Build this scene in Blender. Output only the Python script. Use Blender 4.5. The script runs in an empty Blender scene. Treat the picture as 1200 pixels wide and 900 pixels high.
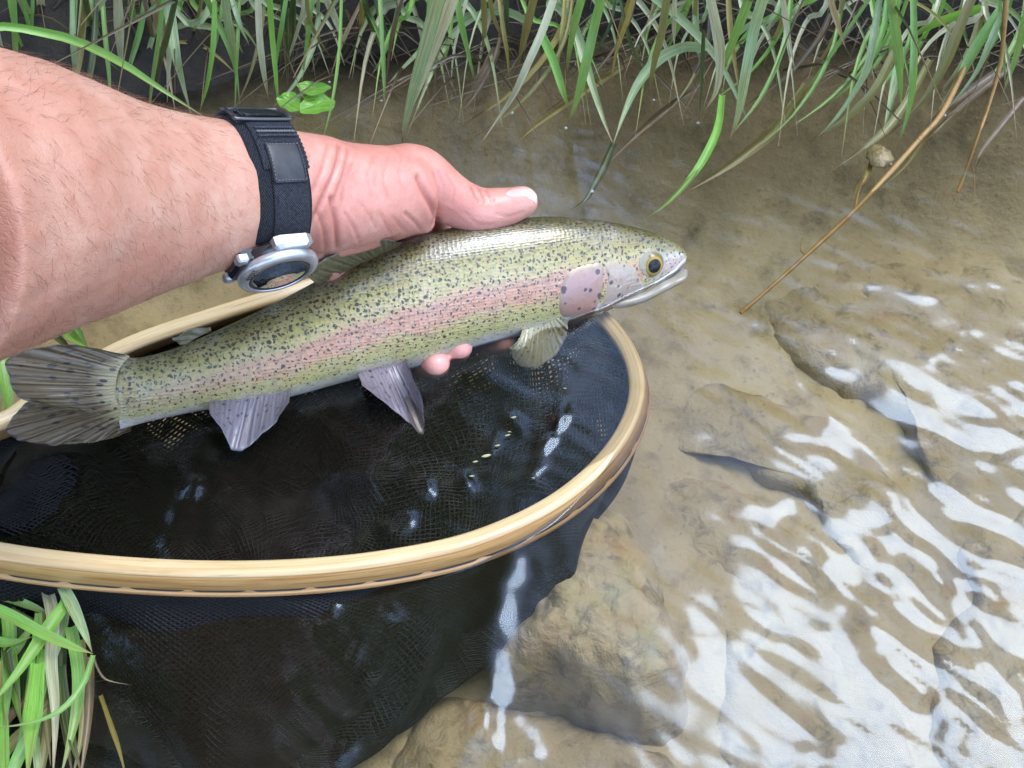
import bpy, bmesh, math, random
import numpy as np
from mathutils import Vector, Matrix, noise as mnoise
random.seed(11); np.random.seed(11)
R = math.radians
scene = bpy.context.scene
col = scene.collection

# ------------------------------------------------------------------ camera, world, sun, exposure
PITCH = 55.0
CAM = Vector((0, 0, 0.45))
FPX = 600 / math.tan(R(30))            # focal length in photo pixels (1200 x 900)
cam_d = bpy.data.cameras.new('camera')
cam_d.sensor_fit = 'HORIZONTAL'; cam_d.angle = R(60)
cam_d.clip_start = 0.01; cam_d.clip_end = 200
cam = bpy.data.objects.new('camera', cam_d); col.objects.link(cam)
cam.location = CAM; cam.rotation_euler = (R(90 - PITCH), 0, 0)
scene.camera = cam

SUN_EL, SUN_AZ = 61.0, 62.0            # azimuth measured from +y towards +x
world = bpy.data.worlds.new('World'); scene.world = world
world.use_nodes = True
wn = world.node_tree; wn.nodes.clear()
def wnode(t, **k):
    n = wn.nodes.new(t)
    for a, b in k.items(): setattr(n, a, b)
    return n
sky = wnode('ShaderNodeTexSky', sky_type='NISHITA', sun_disc=False, sun_elevation=R(SUN_EL), sun_rotation=R(SUN_AZ))
sky.air_density = 1.0; sky.dust_density = 1.5
tc = wnode('ShaderNodeTexCoord')
cmap = wnode('ShaderNodeMapping'); cmap.inputs['Scale'].default_value = (1, 1, 1.6); cmap.inputs['Location'].default_value = (3.1, 1.7, 0.4)
wn.links.new(tc.outputs['Generated'], cmap.inputs['Vector'])
cn = wnode('ShaderNodeTexNoise'); cn.inputs['Scale'].default_value = 2.3; cn.inputs['Detail'].default_value = 6; cn.inputs['Roughness'].default_value = .55
wn.links.new(cmap.outputs['Vector'], cn.inputs['Vector'])
cr = wnode('ShaderNodeValToRGB'); cr.color_ramp.elements[0].position = .34; cr.color_ramp.elements[1].position = .68
wn.links.new(cn.outputs['Fac'], cr.inputs['Fac'])
cmix = wnode('ShaderNodeMix', data_type='RGBA')
cmix.inputs['B'].default_value = (18, 22.5, 32, 1)
wn.links.new(cr.outputs['Color'], cmix.inputs['Factor'])
wn.links.new(sky.outputs['Color'], cmix.inputs['A'])
bg = wnode('ShaderNodeBackground'); bg.inputs['Strength'].default_value = 0.09
wn.links.new(cmix.outputs['Result'], bg.inputs['Color'])
wo = wnode('ShaderNodeOutputWorld'); wn.links.new(bg.outputs['Background'], wo.inputs['Surface'])

sun_d = bpy.data.lights.new('sun', 'SUN'); sun_d.energy = 1.5; sun_d.angle = R(29); sun_d.color = (.97, .98, 1.0)
sun = bpy.data.objects.new('sun', sun_d); col.objects.link(sun)
sd = Vector((math.sin(R(SUN_AZ)) * math.cos(R(SUN_EL)), math.cos(R(SUN_AZ)) * math.cos(R(SUN_EL)), math.sin(R(SUN_EL))))
sun.rotation_euler = sd.to_track_quat('Z', 'Y').to_euler()
sun.location = sd * 5

vs = scene.view_settings
vs.view_transform = 'Standard'; vs.look = 'None'; vs.exposure = 0.95; vs.gamma = 1.0
try: vs.use_curve_mapping = False
except Exception: pass
scene.cycles.use_denoising = True; scene.cycles.adaptive_threshold = .02
scene.cycles.max_bounces = 6; scene.cycles.diffuse_bounces = 3; scene.cycles.glossy_bounces = 3; scene.cycles.transparent_max_bounces = 24
scene.cycles.caustics_reflective = False; scene.cycles.caustics_refractive = False
scene.cycles.sample_clamp_indirect = 6

# ------------------------------------------------------------------ helpers
RT = Vector((1, 0, 0)); UP = Vector((0, math.sin(R(PITCH)), math.cos(R(PITCH)))); FW = Vector((0, math.cos(R(PITCH)), -math.sin(R(PITCH))))
def P(px, py, d):                       # photo pixel + metres along the optical axis -> world
    return CAM + RT * ((px - 600) / FPX * d) + UP * ((450 - py) / FPX * d) + FW * d
def W(px, py, z=0.0):                   # photo pixel on the horizontal plane z -> world
    k = (450 - py) / FPX
    d = (z - CAM.z) / (k * UP.z + FW.z)
    return P(px, py, d)
def proj(v):
    q = Vector(v) - CAM; d = q.dot(FW)
    return 600 + q.dot(RT) / d * FPX, 450 - q.dot(UP) / d * FPX, d
def lerp(a, b, t): return a + (b - a) * t
def sstep(a, b, x):
    t = np.clip((x - a) / (b - a), 0, 1); return t * t * (3 - 2 * t)
def nz(x, y, z=0.0): return mnoise.noise(Vector((x, y, z)))
def fbm(x, y, z=0.0, o=4):
    s, a = 0, 1
    for i in range(o):
        s += a * mnoise.noise(Vector((x, y, z))); x *= 2.03; y *= 2.03; z *= 2.03; a *= .5
    return s
def spline(pts, n):                     # Catmull-Rom through tuples, n samples
    pts = [np.array(p, float) for p in pts]
    if len(pts) == 2: return [lerp(pts[0], pts[1], i / (n - 1)) for i in range(n)]
    q = [2 * pts[0] - pts[1]] + pts + [2 * pts[-1] - pts[-2]]
    m = len(pts) - 1; out = []
    for i in range(n):
        t = i / (n - 1) * m; k = min(int(t), m - 1); t -= k
        a, b, c, d = q[k:k + 4]
        out.append(.5 * (2 * b + (c - a) * t + (2 * a - 5 * b + 4 * c - d) * t * t + (3 * b - a - 3 * c + d) * t ** 3))
    return out
def closed_spline(pts, n):
    pts = [np.array(p, float) for p in pts]; m = len(pts); out = []
    for i in range(n):
        t = i / n * m; k = int(t) % m; t -= int(t)
        a, b, c, d = pts[k - 1], pts[k], pts[(k + 1) % m], pts[(k + 2) % m]
        out.append(.5 * (2 * b + (c - a) * t + (2 * a - 5 * b + 4 * c - d) * t * t + (3 * b - a - 3 * c + d) * t ** 3))
    return out

def tag(o, label=None, cat=None, group=None, kind=None):
    if label: o['label'] = label
    if cat: o['category'] = cat
    if group: o['group'] = group
    if kind: o['kind'] = kind
    return o
def empty(name, loc=(0, 0, 0)):
    o = bpy.data.objects.new(name, None); o.location = loc; o.empty_display_size = .02
    col.objects.link(o); return o
def mesh_obj(name, verts, faces, mat, parent=None, smooth=True, attrs=None, origin=None):
    off = np.array(parent_loc(parent)) if parent is not None else (np.array(origin) if origin is not None else np.zeros(3))
    v = np.array([tuple(p) for p in verts], float) - off
    me = bpy.data.meshes.new(name)
    me.from_pydata(v.tolist(), [], [tuple(int(i) for i in f) for f in faces])
    if attrs:
        for k, val in attrs.items():
            a = me.attributes.new(k, 'FLOAT_VECTOR', 'POINT')
            a.data.foreach_set('vector', np.array(val, float).ravel())
    if smooth: me.polygons.foreach_set('use_smooth', [True] * len(me.polygons))
    me.update()
    if mat is not None: me.materials.append(mat)
    o = bpy.data.objects.new(name, me); col.objects.link(o)
    if parent is not None: o.parent = parent
    elif origin is not None: o.location = origin
    return o
def parent_loc(p):
    l = Vector((0, 0, 0))
    while p is not None: l += p.location; p = p.parent
    return l
def grid_faces(nu, nv, wrap_u=False, wrap_v=False, off=0):
    f = []
    for i in range(nu if wrap_u else nu - 1):
        for j in range(nv if wrap_v else nv - 1):
            a = i * nv + j; b = ((i + 1) % nu) * nv + j
            c = ((i + 1) % nu) * nv + (j + 1) % nv; d = i * nv + (j + 1) % nv
            f.append((a + off, b + off, c + off, d + off))
    return f
def tube(path, radii, n=8, caps=True):
    """closed tube through world points; returns verts, faces"""
    path = [Vector(p) for p in path]; V = []; F = []
    ref = None
    for i, p in enumerate(path):
        t = (path[min(i + 1, len(path) - 1)] - path[max(i - 1, 0)]).normalized()
        if ref is None:
            ref = t.orthogonal().normalized()
        ref = (ref - t * ref.dot(t)).normalized(); bn = t.cross(ref)
        r = radii[i] if hasattr(radii, '__len__') else radii
        for k in range(n):
            a = 2 * math.pi * k / n
            V.append(p + ref * math.cos(a) * r + bn * math.sin(a) * r)
    F = grid_faces(len(path), n, False, True)
    if caps:
        F.append(tuple(range(n))[::-1]); F.append(tuple(range((len(path) - 1) * n, len(path) * n)))
    return V, F
def join(parts):
    V, F = [], []
    for v, f in parts:
        o = len(V); V += list(v); F += [tuple(i + o for i in q) for q in f]
    return V, F

# ------------------------------------------------------------------ material helpers
class M:
    def __init__(s, name):
        s.m = bpy.data.materials.new(name); s.m.use_nodes = True; s.t = s.m.node_tree; s.t.nodes.clear()
        s.out = s.t.nodes.new('ShaderNodeOutputMaterial')
    def n(s, t, ins=None, **k):
        n = s.t.nodes.new(t)
        for a, b in k.items(): setattr(n, a, b)
        for a, b in (ins or {}).items(): s.set(n.inputs[a], b)
        return n
    def set(s, sock, v):
        if isinstance(v, bpy.types.NodeSocket): s.t.links.new(v, sock)
        elif isinstance(v, (tuple, list)) and sock.type == 'RGBA' and len(v) == 3: sock.default_value = (*v, 1)
        else: sock.default_value = v
    def obj(s): return s.n('ShaderNodeTexCoord').outputs['Object']
    def attr(s, name): return s.n('ShaderNodeAttribute', attribute_name=name).outputs['Vector']
    def sep(s, v): return s.n('ShaderNodeSeparateXYZ', {0: v}).outputs
    def map(s, v, scale=(1, 1, 1), loc=(0, 0, 0), rot=(0, 0, 0)):
        return s.n('ShaderNodeMapping', {'Vector': v, 'Scale': scale, 'Location': loc, 'Rotation': rot}).outputs[0]
    def noise(s, v, scale, detail=3, rough=.5, dist=0):
        return s.n('ShaderNodeTexNoise', {'Vector': v, 'Scale': scale, 'Detail': detail, 'Roughness': rough, 'Distortion': dist}).outputs['Fac']
    def vor(s, v, scale, feature='F1', rnd=1, out='Distance'):
        return s.n('ShaderNodeTexVoronoi', {'Vector': v, 'Scale': scale, 'Randomness': rnd}, feature=feature).outputs[out]
    def ramp(s, f, stops, interp='LINEAR'):
        r = s.n('ShaderNodeValToRGB', {'Fac': f}); e = r.color_ramp; e.interpolation = interp
        while len(e.elements) < len(stops): e.elements.new(.5)
        for el, (p, c) in zip(e.elements, stops):
            el.position = p; el.color = (*c, 1) if len(c) == 3 else c
        return r.outputs['Color']
    def mr(s, f, a, b, c=0, d=1):
        return s.n('ShaderNodeMapRange', {'Value': f, 'From Min': a, 'From Max': b, 'To Min': c, 'To Max': d}).outputs[0]
    def mix(s, f, a, b, bt='MIX'):
        n = s.n('ShaderNodeMix', data_type='RGBA', blend_type=bt)
        s.set(n.inputs['Factor'], f); s.set(n.inputs['A'], a); s.set(n.inputs['B'], b); return n.outputs['Result']
    def math(s, op, a, b=0.0):
        n = s.n('ShaderNodeMath', operation=op); s.set(n.inputs[0], a); s.set(n.inputs[1], b); return n.outputs[0]
    def bump(s, h, strength=.3, dist=.001, normal=None):
        n = s.n('ShaderNodeBump', {'Height': h, 'Strength': strength, 'Distance': dist})
        if normal is not None: s.set(n.inputs['Normal'], normal)
        return n.outputs[0]
    def pbr(s, color, rough=.5, normal=None, **k):
        b = s.n('ShaderNodeBsdfPrincipled', {'Base Color': color, 'Roughness': rough})
        if normal is not None: s.set(b.inputs['Normal'], normal)
        for a, v in k.items(): s.set(b.inputs[a.replace('_', ' ')], v)
        s.bsdf = b
        s.t.links.new(b.outputs[0], s.out.inputs['Surface']); return s.m
    def simple(s, color, rough=.5, **k): return s.pbr(color, rough, **k)

# ------------------------------------------------------------------ materials: setting
def mat_bed():
    m = M('mud'); o = m.obj()
    big = m.noise(o, 6, 5, .6); mid = m.noise(o, 26, 6, .65); fine = m.noise(o, 180, 3, .6)
    c = m.ramp(big, [(.3, (.27, .21, .12)), (.5, (.37, .295, .17)), (.7, (.44, .36, .22))])
    c = m.mix(m.mr(mid, .52, .72), c, (.16, .12, .066))
    c = m.mix(m.mr(fine, .60, .74, 0, .5), c, (.09, .075, .05))
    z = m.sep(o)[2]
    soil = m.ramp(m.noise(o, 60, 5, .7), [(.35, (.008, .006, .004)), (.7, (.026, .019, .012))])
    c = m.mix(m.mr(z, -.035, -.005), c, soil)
    h = m.math('ADD', m.math('MULTIPLY', mid, 1.0), m.math('MULTIPLY', fine, .35))
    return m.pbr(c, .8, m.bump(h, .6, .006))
def mat_stone(name, a, b, c3, seed):
    m = M(name); o = m.map(m.obj(), loc=(seed, seed * .7, 0))
    big = m.noise(o, 16, 5, .6, .6); mid = m.noise(o, 55, 6, .7, .4); fine = m.noise(o, 260, 3, .6)
    c = m.ramp(big, [(.32, a), (.5, b), (.68, c3)])
    c = m.mix(m.mr(mid, .52, .66, 0, .75), c, tuple(x * .42 for x in a))
    c = m.mix(m.mr(m.noise(o, 30, 4, .6), .56, .70, 0, .5), c, (.33, .20, .10))
    h = m.math('ADD', mid, m.math('MULTIPLY', fine, .3))
    return m.pbr(c, .75, m.bump(h, .7, .006))
def mat_water():
    m = M('stream_water')
    fr = m.n('ShaderNodeFresnel', {'IOR': 1.45}).outputs[0]
    tr = m.n('ShaderNodeBsdfTransparent', {'Color': (.94, .92, .85)}).outputs[0]
    df = m.n('ShaderNodeBsdfDiffuse', {'Color': (.34, .28, .18)}).outputs[0]
    gl = m.n('ShaderNodeBsdfGlossy', {'Color': (.66, .81, 1), 'Roughness': .12}).outputs[0]
    murk = m.n('ShaderNodeMixShader', {0: .015, 1: tr, 2: df}).outputs[0]
    mx = m.n('ShaderNodeMixShader', {0: fr, 1: murk, 2: gl}).outputs[0]
    m.t.links.new(mx, m.out.inputs['Surface']); return m.m
MAT_BED = mat_bed(); MAT_WATER = mat_water()
MAT_SILT = mat_stone('silty_stone', (.28, .22, .125), (.36, .285, .165), (.40, .33, .20), 9.9)
MAT_STONES = [mat_stone('tan_stone', (.34, .265, .155), (.43, .34, .20), (.37, .345, .22), 1.3),
              mat_stone('olive_stone', (.235, .19, .105), (.30, .24, .135), (.265, .245, .145), 4.1),
              mat_stone('brown_stone', (.26, .20, .115), (.33, .26, .15), (.29, .255, .155), 7.7)]

# ------------------------------------------------------------------ terrain and water sheets
def axis(lo, hi, step, far, growth=1.35):
    a = list(np.arange(lo, hi + step / 2, step))
    s = step; x = a[-1]
    while x < far: s *= growth; x += s; a.append(x)
    s = step; x = a[0]; pre = []
    while x > -far: s *= growth; x -= s; pre.append(x)
    return np.array(pre[::-1] + a)
def bank_height(x, y):
    ye = .655 + .03 * math.sin(x * 5.2 + .6) + .02 * nz(x * 9, 3.3) - .035 * float(sstep(.1, -.4, x))
    back = float(sstep(ye - .14, ye + .05, y)) * .135 + max(0, y - ye) * .42 * float(sstep(2.2, 1.4, y)) + float(sstep(1.4, 2.2, y)) * .4
    xe = -.375 + .11 * float(sstep(.26, .1, y)) + .02 * nz(y * 8, 7.7)
    left = float(sstep(xe + .10, xe - .05, x)) * .135 + max(0, xe - x) * .12
    return -.118 - .008 * float(sstep(.05, .2, x)) * float(sstep(.62, .45, y)) + max(back, left) + min(back, left) * .3
def bed_z(x, y):
    z = bank_height(x, y)
    near = abs(x) < 1 and -.3 < y < 1.5
    z += .012 * fbm(x * 7, y * 7, 1.1, 3) + (.004 * fbm(x * 38, y * 38, 2.2, 3) if near else 0)
    return z
def sheet(name, xs, ys, fz, mat, kind='structure'):
    V = [(x, y, fz(x, y)) for x in xs for y in ys]
    o = mesh_obj(name, V, grid_faces(len(xs), len(ys)), mat)
    return tag(o, kind=kind)
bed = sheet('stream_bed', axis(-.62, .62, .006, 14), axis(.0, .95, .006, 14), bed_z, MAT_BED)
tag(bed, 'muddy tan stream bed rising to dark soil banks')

def dist_seg(p, a, b):
    ax, ay = a; bx, by = b; px, py = p
    t = max(0, min(1, ((px - ax) * (bx - ax) + (py - ay) * (by - ay)) / ((bx - ax) ** 2 + (by - ay) ** 2 + 1e-12)))
    return math.hypot(px - ax - t * (bx - ax), py - ay - t * (by - ay)), t
def wl(*pp): return [tuple(W(x, y, 0)[:2]) for x, y in pp]
CRESTS = [(wl((592, 655), (580, 720), (572, 790), (566, 850)), .0024, .009), (wl((566, 840), (552, 870), (530, 905)), .0022, .007), (wl((566, 840), (578, 870), (584, 905)), .0022, .006), (wl((600, 845), (606, 890)), .0018, .005), (wl((618, 860), (624, 885)), .0018, .005),
          (wl((930, 600), (1030, 740), (1110, 860), (1160, 960)), .0030, .012), (wl((990, 600), (1080, 720), (1160, 850)), .0016, .007), (wl((1020, 590), (1110, 700), (1200, 830)), .0014, .006),
          (wl((880, 380), (960, 470), (1060, 560), (1100, 680)), .0020, .010), (wl((1020, 330), (1100, 350), (1130, 385), (1090, 420)), .0012, .006),
          (wl((228, 548), (246, 546), (258, 556)), .0036, .0075), (wl((226, 575), (212, 600), (200, 640)), .0030, .0060), (wl((232, 566), (262, 572)), .0026, .005)]
rd = random.Random(77)
for x, y, n_ in ((656, 492, 2), (663, 478, 1), (644, 524, 2), (610, 497, 1), (585, 521, 1), (544, 562, 2), (501, 572, 2), (625, 548, 1), (390, 706, 2), (466, 720, 1), (415, 765, 1), (478, 610, 2), (408, 885, 2), (150, 742, 2), (130, 728, 2), (165, 757, 1), (118, 712, 2)):
    for k in range(n_):
        x0 = x + rd.uniform(-6, 6); y0 = y + rd.uniform(-5, 5); dx = rd.uniform(-7, 7); dy = rd.uniform(3, 9)
        CRESTS.append((wl((x0 - dx, y0 - dy), (x0 + dx * .3, y0), (x0 + dx, y0 + dy)), rd.uniform(.0010, .0017), rd.uniform(.0024, .0034)))
def water_z(x, y):
    if abs(x) > 1 or y > 1.2 or y < -.3: return 0.0
    calm = float(sstep(.03, .25, x)) * .8 + .2                 # livelier on the right
    calm *= float(sstep(.42, .18, y)) * .74 + .26
    u = x * .80 - y * .60; v = x * .60 + y * .80
    z = .0030 * fbm(u * 11, v * 24, .3, 3) + .0016 * fbm(u * 24, v * 60, 5.3, 2)
    z *= calm
    z += (.00025 + .0006 * calm) * fbm(u * 34 + 1.5 * nz(x * 20, y * 20, 4), v * 105, 9.1, 2)
    for pts, a, w in CRESTS:
        if x < min(p_[0] for p_ in pts) - 3 * w or x > max(p_[0] for p_ in pts) + 3 * w or y < min(p_[1] for p_ in pts) - 3 * w or y > max(p_[1] for p_ in pts) + 3 * w: continue
        dm = min(dist_seg((x, y), pts[i], pts[i + 1])[0] for i in range(len(pts) - 1))
        if dm < w * 3: z += a * math.exp(-(dm / w) ** 2) * (.7 + .5 * nz(x * 60, y * 60))
    return z
water = sheet('water', axis(-.45, .5, .0028, 14), axis(.05, .75, .0028, 14), water_z, MAT_WATER)
tag(water, 'clear shallow rippled stream water')

# ------------------------------------------------------------------ stones under water
def stone(outline, zt, zb, mat, label, seed, rough=.006, dome=.5, nr=18, na=96):
    """outline in photo pixels at the height of the stone's shoulder; solid dome down to zb"""
    pts = closed_spline([W(x, y, lerp(zb, zt, .6)) for x, y in outline], na)
    c = sum(pts) / na
    V, F = [(c[0], c[1], 0)], []
    for r in range(1, nr + 1):
        t = r / nr
        for p in pts:
            k = 1 if r < nr else 1.03
            V.append((lerp(c[0], p[0], t * k), lerp(c[1], p[1], t * k), 0))
    out = []
    for i, (x, y, _) in enumerate(V):
        t = 0 if i == 0 else ((i - 1) // na + 1) / nr
        h = (1 - t ** 2.6) * dome + (1 - dome) * (1 - t ** 9)
        z = lerp(zb, zt, h)
        k = min(1, (1 - t) * 6 + .3)
        z += rough * k * (fbm(x * 22 + seed, y * 22, seed, 4) + .7 * abs(nz(x * 34 + seed, y * 26, seed)) + .3 * abs(nz(x * 90, y * 90, seed)))
        jx = .009 * fbm(x * 28, y * 28, seed + 3, 3) * t; jy = .009 * fbm(x * 28, y * 28, seed + 9, 3) * t
        out.append((x + jx, y + jy, z))
    for j in range(na): F.append((0, 1 + j, 1 + (j + 1) % na))
    for r in range(nr - 1):
        for j in range(na):
            a = 1 + r * na + j; b = 1 + r * na + (j + 1) % na
            F.append((a, a + na, b + na, b))
    n0 = len(out)                                                  # skirt and underside
    for j in range(na):
        x, y, z = out[1 + (nr - 1) * na + j]; out.append((lerp(x, c[0], .12), lerp(y, c[1], .12), zb - .03))
    for j in range(na):
        a = 1 + (nr - 1) * na + j; b = 1 + (nr - 1) * na + (j + 1) % na
        F.append((a, n0 + j, n0 + (j + 1) % na, b))
    F.append(tuple(range(n0, n0 + na))[::-1])
    o = mesh_obj('submerged_stone', out, F, mat, origin=(c[0], c[1], zb))
    return tag(o, label, 'stone', 'stones on the stream bed')
stone([(640, 578), (700, 566), (748, 608), (784, 685), (812, 758), (818, 840), (775, 868), (700, 842), (630, 820), (575, 805), (560, 765), (590, 695), (622, 635)],
      -.045, -.15, MAT_STONES[0], 'large tan boulder under water right of the net bag', 2.1, .010, .5, 44, 190)
stone([(440, 905), (500, 815), (590, 815), (700, 850), (790, 880), (800, 960), (600, 985), (440, 970)],
      -.100, -.14, MAT_STONES[2], 'low brown stone below the tan boulder at the bottom edge', 5.5, .008, .4)
def slab(outline, zt, mat, label, seed): stone(outline, zt, -.150, mat, label, seed, .005, .22, 26, 150)
slab([(860, 350), (884, 385), (904, 418), (958, 455), (1025, 484), (1080, 545), (1118, 602), (1270, 560), (1270, 330), (1100, 290), (950, 300), (888, 332)], -.117, MAT_SILT, 'broad tan slab beneath the tip of the orange stem', 12.4)
slab([(768, 446), (868, 450), (935, 477), (1005, 502), (1058, 560), (1094, 615), (1104, 690), (1066, 760), (1015, 708), (972, 640), (942, 592), (885, 562), (830, 528), (772, 522)], -.117, MAT_SILT, 'flat olive slab between the two dark cracks', 8.2)
slab([(748, 545), (822, 543), (878, 578), (930, 608), (960, 660), (1004, 730), (1052, 802), (1092, 900), (1080, 950), (850, 950), (828, 840), (818, 740), (790, 660), (750, 600)], -.117, MAT_SILT, 'brown slab beside the tan boulder in the lower right', 18.4)
slab([(1124, 620), (1270, 580), (1270, 950), (1112, 950), (1078, 800), (1120, 700)], -.117, MAT_SILT, 'tan slab at the right edge beyond the long crack', 15.4)

# ------------------------------------------------------------------ trout
def mat_fish():
    m = M('trout_skin'); o = m.obj(); f = m.sep(m.attr('fuv')); s, v = f[0], f[1]
    wob = m.noise(o, 60, 3, .6)
    vv = m.math('ADD', v, m.mr(wob, .3, .7, -.04, .04))
    body = m.ramp(vv, [(.0, (.56, .52, .48)), (.10, (.50, .45, .36)), (.20, (.42, .38, .15)), (.32, (.41, .335, .15)), (.41, (.46, .24, .155)),
                       (.53, (.45, .24, .16)), (.62, (.39, .32, .14)), (.74, (.30, .255, .075)), (.86, (.17, .138, .042)), (1.0, (.075, .06, .02))])
    head = m.ramp(vv, [(.0, (.42, .37, .26)), (.2, (.46, .40, .30)), (.45, (.46, .33, .31)), (.62, (.38, .35, .27)), (.78, (.21, .185, .065)), (1.0, (.09, .08, .028))])
    tail = m.ramp(vv, [(.0, (.42, .38, .37)), (.15, (.36, .32, .15)), (.35, (.35, .27, .13)), (.6, (.33, .28, .10)), (.8, (.22, .185, .055)), (1.0, (.10, .09, .04))])
    c = m.mix(m.mr(s, .30, .08), body, tail)
    snout = m.ramp(vv, [(.0, (.42, .37, .26)), (.3, (.44, .40, .32)), (.5, (.38, .34, .22)), (.7, (.20, .17, .06)), (1.0, (.085, .075, .026))])
    head = m.mix(m.mr(s, .87, .93), head, snout)
    c = m.mix(m.mr(s, .76, .82), c, head)
    c = m.mix(m.mr(m.noise(o, 40, 5, .7), .45, .70, 0, .30), c, (.44, .40, .33))
    # spots
    warp = m.n('ShaderNodeTexNoise', {'Vector': o, 'Scale': 330, 'Detail': 1}).outputs['Color']
    ow = m.n('ShaderNodeMix', data_type='VECTOR'); m.set(ow.inputs['Factor'], .0022); m.set(ow.inputs['A'], o); m.set(ow.inputs['B'], warp)
    lo = m.attr('loc')
    lw = m.n('ShaderNodeMix', data_type='VECTOR'); m.set(lw.inputs['Factor'], .0034); m.set(lw.inputs['A'], lo); m.set(lw.inputs['B'], warp)
    def spots(scale, r0, r1, keep, loc):
        vor = m.n('ShaderNodeTexVoronoi', {'Vector': m.map(lw.outputs['Result'], (1.15, 1, 1), loc), 'Scale': scale, 'Randomness': .8}, voronoi_dimensions='2D')
        cc = m.sep(vor.outputs['Color'])
        size = m.math('ADD', m.math('MULTIPLY', cc[0], r1 - r0), r0)
        size = m.math('MULTIPLY', size, m.ramp(v, [(0, (.0,) * 3), (.10, (.35,) * 3), (.25, (.70,) * 3), (.5, (.75,) * 3), (.66, (.98,) * 3), (1, (1.08,) * 3)]))
        size = m.math('MULTIPLY', size, m.mr(s, .80, .86, 1, .72))
        size = m.math('MULTIPLY', size, m.mr(cc[1], keep - .01, keep + .01, 1, 0))
        return m.mr(m.math('SUBTRACT', size, vor.outputs['Distance']), -.05, .07)
    spot = m.math('MAXIMUM', spots(240, .15, .31, .97, (0, 0, 0)), spots(340, .12, .25, .60, (.3, .7, 0)))
    c = m.mix(m.math('MULTIPLY', spot, .95), c, (.022, .017, .012))
    # scales
    sc = m.n('ShaderNodeTexVoronoi', {'Vector': m.map(lo, (.8, 1.15, 1), rot=(0, 0, R(8))), 'Scale': 430, 'Randomness': .35}, voronoi_dimensions='2D')
    c = m.mix(m.mr(m.math('ABSOLUTE', m.math('SUBTRACT', m.math('ADD', v, m.mr(wob, .3, .7, -.006, .006)), .52)), .010, .004, 0, .35), c, (.16, .08, .06))
    c = m.mix(.30, c, m.n('ShaderNodeHueSaturation', {'Color': sc.outputs['Color'], 'Saturation': .25, 'Value': .8}).outputs[0], 'OVERLAY')
    scm = m.mr(s, .78, .82, 1, .12)
    h = m.math('MULTIPLY', sc.outputs['Distance'], scm)
    nb = m.bump(h, .55, .0007)
    return m.pbr(c, .40, nb, Coat_Weight=.9, Coat_Roughness=m.mr(m.noise(o, 120, 4, .7), .35, .65, .12, .26), Specular_IOR_Level=.35, Coat_IOR=1.6, Coat_Normal=m.bump(m.math('ADD', m.noise(m.map(lo, (45, 130, 1)), 1.0, 4, .65, .8), m.math('MULTIPLY', h, .5)), .16, .0016))
def mat_fin(name, base, ray, spotc, alpha, edge, vs_=10, root=None, wet=.5):
    m = M(name); f = m.sep(m.attr('fuv')); u, v, w = f[0], f[1], f[2]
    st = m.math('SINE', m.math('ADD', m.math('MULTIPLY', u, 120), m.math('MULTIPLY', m.noise(m.attr('fuv'), 9, 3, .6), 5))); st = m.mr(st, -.4, .9)
    c = m.mix(m.math('MULTIPLY', st, .5), base, ray)
    vec = m.n('ShaderNodeCombineXYZ', {0: m.math('MULTIPLY', u, 1.35), 1: v}).outputs[0]
    vor = m.n('ShaderNodeTexVoronoi', {'Vector': vec, 'Scale': vs_, 'Randomness': .7})
    sp = m.mr(vor.outputs['Distance'], .40 if root is not None else .33, .28 if root is not None else .23)
    c = m.mix(m.math('MULTIPLY', sp, .85), c, spotc)
    c = m.mix(m.mr(v, .9, 1.0, 0, .6), c, edge)
    if root is not None: c = m.mix(m.mr(m.math('ADD', v, m.math('MULTIPLY', st, .05)), .08, .30, 1, 0), c, m.mix(m.math('MULTIPLY', sp, .9), root, spotc))
    m.pbr(c, .3, m.bump(st, .4, .0008), Coat_Weight=wet, Coat_Roughness=.08)
    al = m.math('MAXIMUM', m.mr(v, 0, 1, 1, alpha), m.math('MULTIPLY', sp, .95))
    tr = m.n('ShaderNodeBsdfTransparent', {'Color': (.9, .9, .85)}).outputs[0]
    mx = m.n('ShaderNodeMixShader', {0: al, 1: tr, 2: m.bsdf.outputs[0]}).outputs[0]
    m.t.links.new(mx, m.out.inputs['Surface']); return m.m
def mat_plate(name, a, b, c3, spots=True):
    m = M(name); o = m.obj()
    n1 = m.noise(o, 75, 6, .75, .6)
    c = m.ramp(n1, [(.3, a), (.5, b), (.7, c3)])
    if spots:
        fu = m.sep(m.attr('fuv')); nn = m.mr(m.noise(o, 160, 4, .7), .3, .7, -.14, .14)
        c = m.mix(m.mr(m.math('ADD', fu[0], nn), .16, .0, 0, .8), c, (.42, .13, .10))
        c = m.mix(m.mr(m.math('ADD', fu[1], nn), .34, .10, 0, .9), c, (.31, .27, .17))
        c = m.mix(m.mr(m.math('ADD', fu[1], nn), .80, 1.0, 0, .7), c, (.42, .22, .16))
        c = m.mix(m.mr(m.math('ADD', fu[2], nn), .72, 1.0, 0, .85), c, (.40, .31, .22))
        vor = m.n('ShaderNodeTexVoronoi', {'Vector': o, 'Scale': 150, 'Randomness': .9})
        sp = m.mr(m.math('SUBTRACT', m.math('ADD', m.math('MULTIPLY', m.sep(vor.outputs['Color'])[1], .20), .15), vor.outputs['Distance']), -.04, .05)
        c = m.mix(m.math('MULTIPLY', sp, .85), c, (.05, .035, .06))
    return m.pbr(c, .36, m.bump(m.noise(o, 190, 5, .75), .5, .0010), Coat_Weight=.5, Coat_Roughness=.12, Metallic=.2 if spots else 0.0)
FN = P(803, 300, .612); FT = P(130, 462, .508)
fex = (FN - FT).normalized()
fe = UP + FW * -.38
fey = (fe - fex * fe.dot(fex)).normalized()
fez = fex.cross(fey)
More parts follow.
